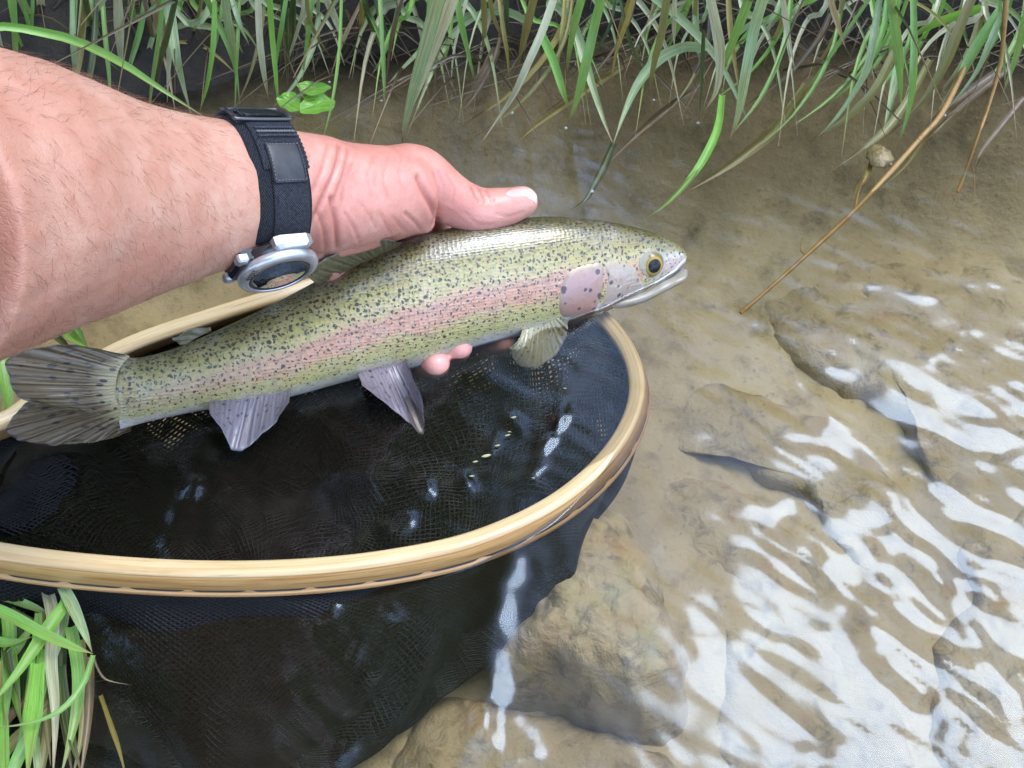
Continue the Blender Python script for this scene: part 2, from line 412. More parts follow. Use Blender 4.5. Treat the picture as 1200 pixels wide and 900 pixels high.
if fez.dot(FW) > 0: fez = -fez
FO = FT.copy()
def f2(px, py, z=0.0):                  # pixel -> fish plane coordinates (z off the plane)
    r = (P(px, py, 1) - CAM); t = (FO + fez * z - CAM).dot(fez) / r.dot(fez)
    q = CAM + r * t - FO
    return np.array((q.dot(fex), q.dot(fey)))
def f3(x, y, z): return FO + fex * float(x) + fey * float(y) + fez * float(z)
ST = [((127, 415), (141, 503)), ((143, 417), (159, 498)), ((165, 419), (182, 492)), ((210, 407), (229, 482)), ((260, 385), (285, 473)), ((310, 362), (340, 464)), ((360, 336), (390, 450)),
      ((410, 309), (440, 437)), ((460, 288), (490, 428)), ((510, 272), (540, 410)), ((560, 262), (590, 397)), ((610, 256), (635, 386)),
      ((650, 254), (668, 378)), ((690, 257), (700, 367)), ((725, 262), (728, 354)), ((755, 269), (757, 341)), ((780, 278), (779, 327)),
      ((795, 286), (793, 316)), ((802, 293), (800, 309)), ((804, 298), (803, 304))]
NS = 110
top = spline([f2(*a) for a, b in ST], NS); bot = spline([f2(*b) for a, b in ST], NS)
wr = np.interp(np.linspace(0, 1, NS), [0, .03, .06, .14, .3, .5, .7, .8, .9, .96, 1], [.008, .05, .15, .38, .56, .62, .62, .60, .66, .80, .9])
FC = [(a + b) / 2 for a, b in zip(top, bot)]; FH = [(a - b) / 2 for a, b in zip(top, bot)]
FWD = [np.linalg.norm(h) * w for h, w in zip(FH, wr)]
def fsurf(p):                           # height of the flank above the mid plane at plane point p
    best = None
    for i in range(NS):
        h = FH[i]; q = p - FC[i]; hl = np.linalg.norm(h)
        cr_ = abs(q[0] * h[1] - q[1] * h[0]) / hl
        if best is None or cr_ < best[0]: best = (cr_, i, q.dot(h) / hl ** 2)
    _, i, e = best
    return FWD[i] * math.sqrt(max(0, 1 - e * e))
trout = tag(empty('trout', FO), 'spotted rainbow trout with pink flank stripe held over the net', 'fish')
NP = 64
V, A, AL = [], [], []
for i in range(NS):
    for k in range(NP):
        ph = 2 * math.pi * k / NP
        e, zc = math.sin(ph), math.cos(ph)
        q = FC[i] + FH[i] * e
        V.append(f3(q[0], q[1], FWD[i] * zc)); A.append((i / (NS - 1), (e + 1) / 2, 0)); AL.append((FC[i][0], FC[i][1] + math.asin(max(-1, min(1, e))) * np.linalg.norm(FH[i]), .5 if zc < 0 else 0))
F = grid_faces(NS, NP, False, True) + [tuple(range(NP))[::-1], tuple(range((NS - 1) * NP, NS * NP))]
fish_body = mesh_obj('body', V, F, mat_fish(), trout, attrs={'fuv': A, 'loc': AL})

def plate(name, outline, off, mat, parent, n=72, rings=10, drop=.0012, both=False, bulge=0.0):
    pts = closed_spline([f2(*p) for p in outline], n); c = sum(pts) / n
    V = []
    for r in range(rings + 1):
        t = r / rings
        for p in pts:
            q = lerp(c, p, max(t, .001))
            z = fsurf(q) + off * (1 - .75 * t ** 4) + bulge * (1 - t * t) - (drop if r == rings else 0)
            V.append(f3(q[0], q[1], z))
    F = grid_faces(rings + 1, n, False, True)
    A = [((proj(p_)[0] - 640) / 105, (proj(p_)[1] - 300) / 62, (k_ // n) / rings) for k_, p_ in enumerate(V)]
    return mesh_obj(name, V, F, mat, parent, attrs={'fuv': A})
m_op = mat_plate('gill_cover_skin', (.42, .21, .17), (.39, .25, .22), (.33, .265, .26))
m_ck = mat_plate('cheek_skin', (.42, .28, .21), (.43, .35, .29), (.36, .31, .27))
m_pale = mat_plate('pale_jaw_skin', (.42, .39, .36), (.48, .46, .46), (.38, .34, .28), False)
gill = plate('gill_cover', [(690, 300), (692, 318), (691, 338), (688, 363), (672, 367), (656, 366), (643, 360), (639, 342), (641, 324), (650, 309), (668, 302)], .0017, m_op, trout, drop=.0009)
plate('cheek', [(694, 300), (712, 300), (730, 306), (738, 320), (746, 332), (730, 346), (712, 355), (692, 362), (695, 338), (696, 318)], .0009, m_ck, trout, drop=.0006)
plate('upper_jaw', [(799, 300), (803, 304), (800, 309), (780, 325), (757, 343), (738, 353), (734, 348), (755, 333), (778, 316)], .0016, m_pale, trout, drop=.0026)
plate('throat', [(735, 352), (700, 366), (668, 372), (645, 372), (660, 366), (692, 362), (715, 356)], .0008, mat_plate('throat_skin', (.40, .33, .20), (.46, .40, .26), (.46, .36, .28), False), trout, drop=.002)
# lower jaw: a tapered solid hanging below the head
jl = [(700, 352, 9), (725, 351, 11), (750, 343, 12), (768, 334, 12), (784, 328, 10), (795, 323, 9), (802, 318, 4)]
V = []
for x, y, r in spline(jl, 22):
    p = f2(x, y); q = f2(x, y - r); hh = np.linalg.norm(q - p)
    d = FN - FO
    for k in range(16):
        a = 2 * math.pi * k / 16
        V.append(f3(p[0] + .3 * hh * math.sin(a), p[1] + hh * .75 * math.sin(a), math.cos(a) * max(.002, hh * 1.9)))
mesh_obj('lower_jaw', V, grid_faces(22, 16, False, True) + [tuple(range(16))[::-1], tuple(range(21 * 16, 22 * 16))], m_pale, trout)
plate('eye_socket', [(752.5 + 18 * math.cos(a_), 304 + 17 * math.sin(a_)) for a_ in np.linspace(0, 2 * math.pi, 13)[:-1]], .0004, mat_plate('socket_skin', (.20, .17, .09), (.27, .24, .16), (.32, .30, .24), False), trout, drop=.0008)
# eye
me_ = M('eye_gold'); v_ = me_.sep(me_.attr('fuv'))
ec = me_.ramp(v_[0], [(.0, (.004, .004, .006)), (.46, (.004, .004, .006)), (.52, (.40, .27, .05)), (.64, (.26, .18, .05)), (.78, (.14, .115, .05)), (.90, (.24, .22, .15)), (1, (.30, .27, .20))])
m_eye = me_.pbr(ec, .2, Coat_Weight=.35, Coat_Roughness=.03, Specular_IOR_Level=.2)
p = f2(754, 306); zc = fsurf(p); V = []; A = []; er = .0098
for i in range(15):
    th = i / 14 * math.pi * .62
    for k in range(32):
        a = 2 * math.pi * k / 32
        V.append(f3(p[0] + er * math.sin(th) * math.cos(a), p[1] + er * math.sin(th) * math.sin(a), zc - .0042 + er * .78 * math.cos(th))); A.append((math.sin(min(th, math.pi / 2)), 0, 0))
mesh_obj('eye', V, grid_faces(15, 32, False, True) + [tuple(range(32))], m_eye, trout, attrs={'fuv': A})
q = f2(793, 297); v = []
for i in range(6):
    for k in range(10):
        a = 2 * math.pi * k / 10; rr = .0018 * math.sin(i / 5 * math.pi / 2)
        v.append(f3(q[0] + rr * math.cos(a), q[1] + rr * math.sin(a) * .8, fsurf(q) + .0008 * math.cos(i / 5 * math.pi / 2)))
mesh_obj('nostril', v, grid_faces(6, 10, False, True), m_pale, trout)

def fin(name, root, tip, z0, z1, mat, nu=60, nv=20, rays=12, curl=0.0, amp=.00045, thick=.0007):
    ra = spline([f2(*p, z0) for p in root], nu); ta = spline([f2(*p, z1) for p in tip], nu)
    V, A = [], []
    for side in (1, -1):
        for i in range(nu):
            u = i / (nu - 1)
            for j in range(nv):
                t = j / (nv - 1); q = lerp(ra[i], ta[i], t)
                q = q + np.array((mnoise.noise(Vector((u * 9, 1.7, z0 * 99))), mnoise.noise(Vector((u * 9, 5.7, z0 * 99))))) * .0016 * t ** 3
                z = lerp(z0, z1, t) + curl * math.sin(t * math.pi) * (u - .3) + amp * math.cos(2 * math.pi * rays * u) * min(1, t * 3) + .0012 * math.sin(u * 7 + t * 4) * t
                V.append(f3(q[0], q[1], z + side * thick * (1.0 - .75 * t) * .5)); A.append((u, t, side))
    F = grid_faces(nu, nv) + [tuple(reversed(q)) for q in grid_faces(nu, nv, off=nu * nv)]
    b = nu * nv
    for i in range(nu - 1):
        F.append((i * nv + nv - 1, (i + 1) * nv + nv - 1, b + (i + 1) * nv + nv - 1, b + i * nv + nv - 1))
    for j in range(nv - 1):
        F.append((j, j + 1, b + j + 1, b + j)); k = (nu - 1) * nv
        F.append((k + j, b + k + j, b + k + j + 1, k + j + 1))
    return mesh_obj(name, V, F, mat, trout, attrs={'fuv': A})
m_pec = mat_fin('pectoral_fin_skin', (.34, .31, .19), (.24, .21, .12), (.04, .035, .02), .60, (.40, .38, .36))
m_pel = mat_fin('pelvic_fin_skin', (.23, .20, .24), (.16, .12, .14), (.05, .03, .035), .62, (.26, .24, .29))
m_ana = mat_fin('anal_fin_skin', (.23, .215, .26), (.165, .145, .175), (.06, .035, .035), .64, (.28, .28, .33))
m_dor = mat_fin('dorsal_fin_skin', (.13, .115, .05), (.09, .08, .035), (.02, .018, .012), .92, (.3, .3, .28))
m_tai = mat_fin('tail_fin_skin', (.15, .105, .05), (.045, .03, .022), (.010, .008, .006), .78, (.10, .07, .07), 8.5, (.36, .30, .15), .55)
zb = .010
fin('pectoral_fin', [(648, 366), (640, 372), (628, 378), (612, 384)], [(667, 374), (662, 400), (645, 420), (626, 431), (607, 427), (596, 408)], .014, .022, m_pec, rays=12, curl=.006)
fin('pelvic_fin', [(474, 416), (460, 422), (445, 427), (418, 436)], [(484, 440), (495, 475), (494, 508), (478, 494), (460, 480), (424, 452)], .011, .042, m_pel, rays=10, curl=.008)
fin('anal_fin', [(342, 450), (315, 455), (285, 461), (244, 469)], [(338, 472), (322, 497), (298, 516), (276, 527), (262, 510), (246, 486)], .004, .031, m_ana, rays=11, curl=.003)
fin('dorsal_fin', [(466, 290), (440, 301), (410, 315), (374, 334)], [(472, 283), (446, 283), (414, 289), (386, 301), (364, 314), (360, 324)], .010, .036, m_dor, rays=12, curl=.003)
fin('adipose_fin', [(248, 388), (238, 392), (228, 397), (222, 401)], [(246, 385), (226, 386), (208, 392), (203, 399), (212, 405)], .002, .004, m_dor, rays=3, nu=24, nv=8)
fin('tail_lobe', [(152, 417), (140, 432), (136, 448), (135, 464), (140, 478)],
    [(126, 413), (86, 405), (46, 408), (8, 422), (10, 440), (18, 456), (26, 468), (58, 476), (90, 482)],
    .002, .008, m_tai, nu=110, nv=30, rays=13, curl=.008, amp=.0005, thick=.0010)
fin('tail_lobe', [(136, 456), (138, 470), (142, 484), (156, 501)],
    [(40, 466), (26, 478), (16, 490), (8, 505), (30, 516), (70, 521), (112, 518), (152, 506)],
    .000, .002, m_tai, nu=110, nv=30, rays=13, curl=-.006, amp=.0005, thick=.0010)

# ------------------------------------------------------------------ landing net
def mat_wood():
    m = M('net_wood'); f = m.sep(m.attr('fuv')); L, o_, u_ = f[0], f[1], f[2]
    vec = m.n('ShaderNodeCombineXYZ', {0: m.math('MULTIPLY', L, 16), 1: m.math('MULTIPLY', o_, 620), 2: m.math('MULTIPLY', u_, 620)}).outputs[0]
    gr = m.noise(vec, 1.0, 5, .65, .5); blot = m.noise(vec, .14, 3, .6)
    c = m.ramp(gr, [(.30, (.30, .13, .04)), (.44, (.46, .24, .08)), (.56, (.58, .35, .14)), (.75, (.42, .20, .07))])
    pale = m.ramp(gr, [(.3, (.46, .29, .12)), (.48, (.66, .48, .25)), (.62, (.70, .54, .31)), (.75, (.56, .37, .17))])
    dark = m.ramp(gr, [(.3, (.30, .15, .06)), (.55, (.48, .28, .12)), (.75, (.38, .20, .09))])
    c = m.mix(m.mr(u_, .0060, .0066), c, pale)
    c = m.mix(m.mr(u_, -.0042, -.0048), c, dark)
    line = m.mr(m.math('ABSOLUTE', m.math('SUBTRACT', u_, .0061)), .0006, .0003)
    c = m.mix(m.math('MULTIPLY', line, .5), c, (.25, .13, .05))
    c = m.mix(m.mr(blot, .58, .72, 0, .55), c, (.34, .17, .06))
    sc = m.mr(m.noise(vec, .45, 4, .7), .66, .74); c = m.mix(m.math('MULTIPLY', sc, .6), c, (.09, .05, .025))
    return m.pbr(c, .34, m.bump(gr, .25, .0007), Coat_Weight=.3, Coat_Roughness=.14)
RIM = [(-330, 560, .045), (-250, 540, .042), (-120, 530, .034), (0, 500, .016), (60, 462, .010), (150, 410, .006), (245, 376, .003), (330, 350, .000), (430, 322, -.008), (530, 312, -.018), (620, 326, -.026), (690, 362, -.027),
       (728, 400, -.024), (748, 445, -.018), (744, 492, -.013), (712, 546, -.009), (650, 599, -.003), (560, 641, .004), (460, 664, .011), (350, 676, .018), (230, 678, .024), (110, 671, .030),
       (0, 657, .034), (-130, 630, .040), (-250, 596, .045)]
NR = 420
rim = [Vector(p) for p in closed_spline([W(x, y, z) for x, y, z in RIM], NR)]
rc = sum(rim, Vector()) / NR
lens = [0]
for i in range(NR): lens.append(lens[-1] + (rim[(i + 1) % NR] - rim[i]).length)
def rim_frame(i):
    t = (rim[(i + 1) % NR] - rim[i - 1]).normalized()
    up = Vector((0, 0, 1)); up = (up - t * up.dot(t)).normalized()
    out = t.cross(up)
    if out.dot(rim[i] - rc) < 0: out = -out
    roll = R(22)                                    # the outer face leans a little skywards
    return t, out * math.cos(roll) + up * math.sin(roll), up * math.cos(roll) - out * math.sin(roll)
net = tag(empty('landing_net', rc), 'wooden landing net with black mesh bag lying in the stream', 'net')
hw, hh = .0053, .0094
sec = []
def arc(cx, cy, r, a0, a1, n=4): return [(cx + r * math.cos(R(lerp(a0, a1, i / n))), cy + r * math.sin(R(lerp(a0, a1, i / n)))) for i in range(n + 1)]
sec += arc(hw - .0026, hh - .0026, .0026, 0, 90) + arc(-hw + .003, hh - .003, .003, 90, 180) + arc(-hw + .003, -hh + .003, .003, 180, 270) + arc(hw - .003, -hh + .003, .003, 270, 360)
sec += [(hw, -.0052), (hw - .0012, -.0048), (hw - .0014, -.0040), (hw - .0012, -.0033), (hw, -.0029)]     # lacing groove
V, A = [], []
for i in range(NR):
    t, o_, u_ = rim_frame(i)
    wob = .0004 * nz(i * .06, 1.1)
    for a, b in sec:
        V.append(rim[i] + o_ * (a + wob) + u_ * (b + wob)); A.append((lens[i], a, b))
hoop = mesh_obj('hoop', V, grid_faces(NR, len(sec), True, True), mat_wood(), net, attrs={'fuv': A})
# lacing cord in the groove, dipping into small holes
m_cord = M('black_cord'); m_cord = m_cord.pbr((.018, .017, .018), .6)
pth = []; rad = []
NCORD = 900
for i in range(NCORD):
    k = i / NCORD * NR; j = int(k); fr = k - j
    t, o_, u_ = rim_frame(j)
    ln = lerp(lens[j], lens[j + 1], fr); ph = (ln % .030) / .030
    dip = .0011 * math.exp(-((ph - .5) / .10) ** 2)
    lift = .0010 * math.exp(-((ph - .5) / .07) ** 2)
    base = rim[j].lerp(rim[(j + 1) % NR], fr)
    pth.append(base + o_ * (hw - .0009 - dip * .9) + u_ * (-.0041 + lift))
v, f = tube(pth + [pth[0]], .00075, 6, False)
cord = mesh_obj('lacing_cord', v, f, m_cord, net)
# scratches / nail marks: small inlaid dark splits in the wood on the front right
# mesh bag: real knotted diamonds
BAG = [(1.0, 0, 0, None), (.985, -.006, -.018, -.030), (.95, -.020, -.048, -.056), (.88, -.042, -.080, -.082), (.78, -.068, -.108, -.100), (.60, -.080, -.118, -.108), (.34, -.082, -.118, -.110), (.08, -.082, -.118, -.110)]
GLINT = [(*W(a_, b_, 0)[:2], g_) for a_, b_, g_ in ((60, 560, .034), (20, 600, .034))]
def bag_point(th, s):
    """th 0..1 round the rim, s 0..1 from rim to the bottom"""
    k = th * NR; j = int(k) % NR; fr = k - int(k)
    t, o_, u_ = rim_frame(j)
    p = rim[j].lerp(rim[(j + 1) % NR], fr)
    base = p - u_ * .0085 - o_ * .001
    q = s * (len(BAG) - 1); a = min(int(q), len(BAG) - 2); fr = q - a
    def ring(kk):
        sc, dx, dy, z = BAG[kk]
        if kk == 0: return base
        return Vector((rc.x + (base.x - rc.x) * sc + dx, rc.y + (base.y - rc.y) * sc + dy, lerp(base.z, z, min(1, kk / 2.0)) if z > -.05 else z))
    pts = [ring(min(max(kk, 0), len(BAG) - 1)) for kk in (a - 1, a, a + 1, a + 2)]
    A_, B_, C_, D_ = pts
    r = .5 * (2 * B_ + (C_ - A_) * fr + (2 * A_ - 5 * B_ + 4 * C_ - D_) * fr * fr + (3 * B_ - A_ - 3 * C_ + D_) * fr ** 3)
    amp = min(1, s * 5) * .012
    fo_ = min(1, s * 3) * (1 - s) * .016 * math.sin(th * 95 + 3 * nz(th * 14, s * 3)) * (.5 + nz(th * 9, 4.4))
    dv = Vector((r.x - rc.x, r.y - rc.y, 0)); dv.normalize(); r += dv * fo_
    r.z += amp * fbm(r.x * 16, r.y * 16, 3.3, 3)
    r.x += amp * .8 * nz(r.x * 20, r.y * 20, 8); r.y += amp * .8 * nz(r.x * 20, r.y * 20, 5)
    if s > .1: r.z = max(r.z, bed_z(r.x, r.y) + .004)
    for gx, gy, gr in GLINT:
        g = math.exp(-((r.x - gx) ** 2 + (r.y - gy) ** 2) / gr ** 2); r.z = lerp(r.z, max(r.z, .003 + .004 * nz(r.x * 90, r.y * 90, 6)), min(1, g * 1.15))
    return r
def netting(name, nt, ns, rad, s1, extra, mat, parent):
    pts = np.array([[tuple(extra(bag_point(i / nt, j / (ns - 1) * s1), i / nt, j / (ns - 1))) for j in range(ns)] for i in range(nt)])
    V = []; Fc = []
    i, j = np.meshgrid(np.arange(nt), np.arange(ns - 1), indexing='ij')
    a1 = pts[i, j].reshape(-1, 3); b1 = pts[(i + 1) % nt, j + 1].reshape(-1, 3)
    a2 = pts[(i + 1) % nt, j].reshape(-1, 3); b2 = pts[i, j + 1].reshape(-1, 3)
    A_ = np.vstack([a1, a2]); B_ = np.vstack([b1, b2])
    t = B_ - A_; t /= np.linalg.norm(t, axis=1, keepdims=True) + 1e-9
    up = np.array((0.2, .3, .93)); x = np.cross(t, up); x /= np.linalg.norm(x, axis=1, keepdims=True) + 1e-9; y = np.cross(t, x)
    n = len(A_); vv = np.zeros((n, 6, 3))
    for k in range(3):
        an = 2 * math.pi * k / 3 + .5; o_ = (x * math.cos(an) + y * math.sin(an)) * rad
        vv[:, k] = A_ + o_; vv[:, 3 + k] = B_ + o_
    base = (np.arange(n) * 6)[:, None]
    fc = np.concatenate([base + np.array([[0, 1, 4, 3]]), base + np.array([[1, 2, 5, 4]]), base + np.array([[2, 0, 3, 5]])])
    o = mesh_obj(name, vv.reshape(-1, 3), fc, mat, parent)
    return o
m_net = M('black_netting'); on = m_net.obj()
m_net = m_net.pbr(m_net.ramp(m_net.noise(on, 40, 3), [(.3, (.004, .004, .005)), (.7, (.010, .010, .012))]), .55, Specular_IOR_Level=.25)
bag = netting('mesh_bag', 300, 96, .00085, 1.0, lambda p, a, b: p, m_net, net); tag(bag, kind='stuff')
def fold(p, a, b):
    q = p.copy(); amp = min(1, b * 4)
    q.z += amp * (.016 + .012 * fbm(p.x * 22, p.y * 22, 9.1, 3)); q.x += amp * .012 * nz(p.x * 18, p.y * 18, 2); q.y += amp * .012 * nz(p.x * 18, p.y * 18, 4)
    q.z = min(q.z, -.012) if p.z < -.03 else min(q.z, p.z - .006)
    q.x = lerp(q.x, rc.x, amp * .10); q.y = lerp(q.y, rc.y, amp * .10)
    return q
fold_o = netting('inner_fold', 260, 84, .0009, 1.0, fold, m_net, net); tag(fold_o, kind='stuff')

# ------------------------------------------------------------------ person: forearm and hand
def mat_skin():
    m = M('skin'); o = m.obj(); f = m.sep(m.attr('fuv'))
    big = m.noise(o, 28, 4, .6); mot = m.noise(o, 130, 4, .65); pore = m.vor(o, 620)
    arm = m.ramp(big, [(.3, (.50, .235, .165)), (.5, (.555, .285, .205)), (.7, (.60, .355, .265))])
    hand = m.ramp(big, [(.3, (.55, .20, .155)), (.5, (.62, .265, .21)), (.7, (.66, .345, .28))])
    c = m.mix(f[0], arm, hand)
    c = m.mix(m.mr(mot, .46, .70, 0, .40), c, (.48, .18, .115))
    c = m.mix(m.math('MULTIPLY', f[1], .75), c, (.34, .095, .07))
    c = m.mix(m.math('MULTIPLY', f[2], .6), c, (.70, .34, .30))
    cr_ = m.n('ShaderNodeTexVoronoi', {'Vector': m.map(o, (1, 1.7, 1.3)), 'Scale': 330, 'Randomness': 1}, feature='DISTANCE_TO_EDGE').outputs['Distance']
    h = m.math('ADD', m.math('MULTIPLY', m.mr(cr_, 0, .12), .6), m.math('ADD', m.math('MULTIPLY', mot, .8), m.math('MULTIPLY', pore, .25)))
    return m.pbr(c, .42, m.bump(h, .24, .0007), Subsurface_Weight=.12, Subsurface_Radius=(.008, .003, .0015), Subsurface_Scale=.6, Specular_IOR_Level=.45, Coat_Weight=m.math('MULTIPLY', f[0], .25), Coat_Roughness=.25)
ARM = [  # px, py, depth, half height (m), half thickness (m)
    (-420, 300, .20, .062, .056), (-200, 262, .28, .0615, .055), (0, 234, .345, .0568, .051), (80, 234, .375, .0525, .046), (150, 234, .402, .0455, .041), (210, 231, .424, .0400, .036),
    (262, 226, .441, .0362, .0315), (292, 224, .450, .0345, .0290), (322, 223, .459, .0325, .0265), (350, 224, .469, .0310, .0255), (375, 228, .480, .0312, .0262), (405, 229, .493, .0295, .0265), (440, 227, .508, .0275, .0255), (472, 224, .520, .0255, .0225), (492, 221, .527, .0225, .0190)]
A_pts = [P(a, b, c) for a, b, c, d, e in ARM]
def frame_at(i):
    a = (A_pts[min(i + 1, len(ARM) - 1)] - A_pts[max(i - 1, 0)]).normalized()
    u = (UP - a * UP.dot(a)).normalized(); v = a.cross(u)
    if v.dot(FW) > 0: v = -v
    return a, u, v
parts = []
path = spline([(*A_pts[i], ARM[i][3], ARM[i][4]) for i in range(len(ARM))], 46)
V = []
NA = 40
for i, q in enumerate(path):
    c = Vector(q[:3]); nx = Vector(path[min(i + 1, 45)][:3]) - Vector(path[max(i - 1, 0)][:3]); a = nx.normalized()
    u = (UP - a * UP.dot(a)).normalized(); v = a.cross(u); v = -v if v.dot(FW) > 0 else v
    for k in range(NA):
        an = 2 * math.pi * k / NA; V.append(c + u * math.sin(an) * q[3] + v * math.cos(an) * q[4])
parts.append((V, grid_faces(46, NA, False, True) + [tuple(range(NA))[::-1], tuple(range(45 * NA, 46 * NA))]))
def capsule(pts, n=18, sub=6):
    """round-ended tapered chain through (px, py, depth, radius)"""
    q = spline([(*P(a, b, c), r) for a, b, c, r in pts], (len(pts) - 1) * sub + 1)
    path = [Vector(p[:3]) for p in q]; rad = [p[3] for p in q]
    t0 = (path[0] - path[1]).normalized(); t1 = (path[-1] - path[-2]).normalized()
    pre = [(path[0] + t0 * rad[0] * math.sin(a), rad[0] * math.cos(a)) for a in (1.5, 1.2, .8, .4)]
    post = [(path[-1] + t1 * rad[-1] * math.sin(a), rad[-1] * math.cos(a)) for a in (.4, .8, 1.2, 1.5)]
    return tube([p for p, r in pre] + path + [p for p, r in post], [r for p, r in pre] + rad + [r for p, r in post], n)
# thumb
parts.append(capsule([(455, 212, .514, .0205), (490, 205, .528, .0175), (527, 233, .541, .0158), (558, 247, .550, .0146), (590, 243, .553, .0126), (612, 236, .553, .0100)]))
# thenar pad and heel of the hand
parts.append(capsule([(390, 262, .497, .0195), (432, 258, .510, .0170), (472, 255, .521, .0120), (494, 258, .528, .0085)]))
parts.append(capsule([(350, 262, .478, .0150), (374, 296, .512, .0140), (394, 310, .545, .0140), (415, 318, .575, .0120)]))
# palm behind the fish's back and four fingers passing beneath it
parts.append(capsule([(395, 262, .515, .0190), (430, 285, .555, .0180), (455, 305, .590, .0160)]))
parts.append(capsule([(450, 235, .530, .0180), (490, 265, .570, .0170), (520, 290, .605, .0150)]))
parts.append(capsule([(515, 285, .600, .0130), (560, 310, .636, .0105), (575, 352, .644, .0095), (566, 388, .624, .0092), (572, 401, .596, .0090), (589, 400, .582, .0080)]))
parts.append(capsule([(490, 292, .600, .0130), (515, 340, .636, .0105), (518, 385, .630, .0095), (521, 412, .590, .0098), (538, 408, .566, .0088)]))
parts.append(capsule([(465, 300, .592, .0130), (476, 355, .625, .0105), (482, 398, .622, .0095), (490, 424, .584, .0100), (511, 428, .560, .0092)]))
parts.append(capsule([(440, 305, .580, .0125), (455, 360, .612, .0095), (472, 400, .614, .0080), (482, 418, .604, .0072), (484, 424, .594, .0068)]))
# ulnar bump above the strap
parts.append(capsule([(228, 240, .418, .0200), (262, 238, .430, .0185)]))
v, f = join(parts)
raw = mesh_obj('arm_raw', v, f, None)
md = raw.modifiers.new('r', 'REMESH'); md.mode = 'VOXEL'; md.voxel_size = .0015; md.use_smooth_shade = True
sm = raw.modifiers.new('s', 'SMOOTH'); sm.factor = .5; sm.iterations = 7
dg = bpy.context.evaluated_depsgraph_get(); dg.update()
ame = bpy.data.meshes.new_from_object(raw.evaluated_get(dg)); bpy.data.objects.remove(raw)
nv_ = len(ame.vertices)
co = np.zeros(nv_ * 3); ame.vertices.foreach_get('co', co); co = co.reshape(-1, 3)
no = np.zeros(nv_ * 3); ame.vertices.foreach_get('normal', no); no = no.reshape(-1, 3)
cq = co - np.array(CAM); dd = cq @ np.array(FW); pxs = 600 + (cq @ np.array(RT)) / dd * FPX; pys = 450 - (cq @ np.array(UP)) / dd * FPX
facing = np.clip(-(no * cq).sum(1) / np.linalg.norm(cq, axis=1) * 2.5, 0, 1)
def pdist(poly):
    best = np.full(nv_, 1e9)
    pl = spline(poly, 24)
    for a, b in zip(pl[:-1], pl[1:]):
        ab = b - a; t = np.clip(((pxs - a[0]) * ab[0] + (pys - a[1]) * ab[1]) / (ab @ ab + 1e-9), 0, 1)
        best = np.minimum(best, np.hypot(pxs - a[0] - t * ab[0], pys - a[1] - t * ab[1]))
    return best
CREASES = [([(397, 172), (392, 200), (376, 236), (361, 266)], .0011, 2.6), ([(384, 170), (377, 200), (366, 225)], .0007, 2.2), ([(408, 176), (402, 205), (390, 238)], .0007, 2.2),
           ([(387, 232), (393, 258), (395, 290)], .0012, 2.6), ([(372, 250), (380, 272), (381, 300)], .0007, 2.2), ([(414, 190), (404, 215), (402, 235)], .0005, 2),
           ([(490, 208), (498, 226), (507, 244), (511, 258), (508, 270)], .0022, 3.4), ([(553, 219), (557, 228), (561, 236)], .0009, 1.8), ([(561, 220), (566, 229), (569, 236)], .0009, 1.8), ([(569, 222), (574, 230), (577, 236)], .0007, 1.8),
           ([(475, 250), (486, 260), (492, 268)], .0008, 1.8), ([(525, 205), (533, 222), (530, 240)], .0005, 1.8), ([(515, 200), (520, 222), (516, 244)], .0004, 1.6), ([(440, 180), (432, 205), (436, 230)], .0003, 1.8), ([(455, 185), (450, 210), (456, 232)], .0003, 1.6), ([(470, 182), (468, 205), (476, 225)], .0003, 1.6), ([(580, 250), (596, 254), (612, 248)], .0004, 1.5), ([(545, 250), (560, 262), (580, 264)], .0004, 1.6), ([(405, 250), (415, 268), (420, 282)], .0005, 1.8), ([(445, 250), (452, 264), (458, 274)], .0004, 1.6), ([(460, 254), (470, 266), (476, 272)], .0004, 1.8), ([(425, 240), (434, 255), (440, 266)], .0004, 1.8), ([(364, 180), (360, 210), (357, 240)], .0006, 2.0)]
disp = np.zeros(nv_); red = np.zeros(nv_)
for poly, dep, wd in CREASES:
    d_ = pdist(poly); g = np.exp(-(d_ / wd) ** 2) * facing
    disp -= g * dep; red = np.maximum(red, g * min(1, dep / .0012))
    disp += np.exp(-((d_ - wd * 2.4) / (wd * 1.6)) ** 2) * facing * dep * .22
low = np.array([fbm(c[0] * 45, c[1] * 45, c[2] * 45, 2) for c in co]) * .0007
co += no * (disp + low)[:, None]
ame.vertices.foreach_set('co', co.ravel())
handw = np.clip((pxs - 330) / 50, 0, 1)
red2 = np.clip(np.exp(-(((pxs - 560) / 55) ** 2 + ((pys - 262) / 16) ** 2)) + .8 * np.exp(-(((pxs - 375) / 30) ** 2 + ((pys - 318) / 18) ** 2)) + np.clip((pys - 380) / 20, 0, 1) * (pxs > 400), 0, 1)
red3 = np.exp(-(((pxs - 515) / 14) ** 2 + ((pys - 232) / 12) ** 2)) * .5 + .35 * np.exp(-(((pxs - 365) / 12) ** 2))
at = ame.attributes.new('fuv', 'FLOAT_VECTOR', 'POINT')
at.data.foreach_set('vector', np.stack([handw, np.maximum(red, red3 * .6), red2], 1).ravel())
ame.polygons.foreach_set('use_smooth', [True] * len(ame.polygons)); ame.materials.append(mat_skin()); ame.update()
person = tag(empty('person', A_pts[0]), 'bare hairy forearm and hand reaching in from the left gripping the trout', 'person')
off = np.array(A_pts[0]); ame.vertices.foreach_set('co', (co - off).ravel())
body = bpy.data.objects.new('body', ame); col.objects.link(body); body.parent = person
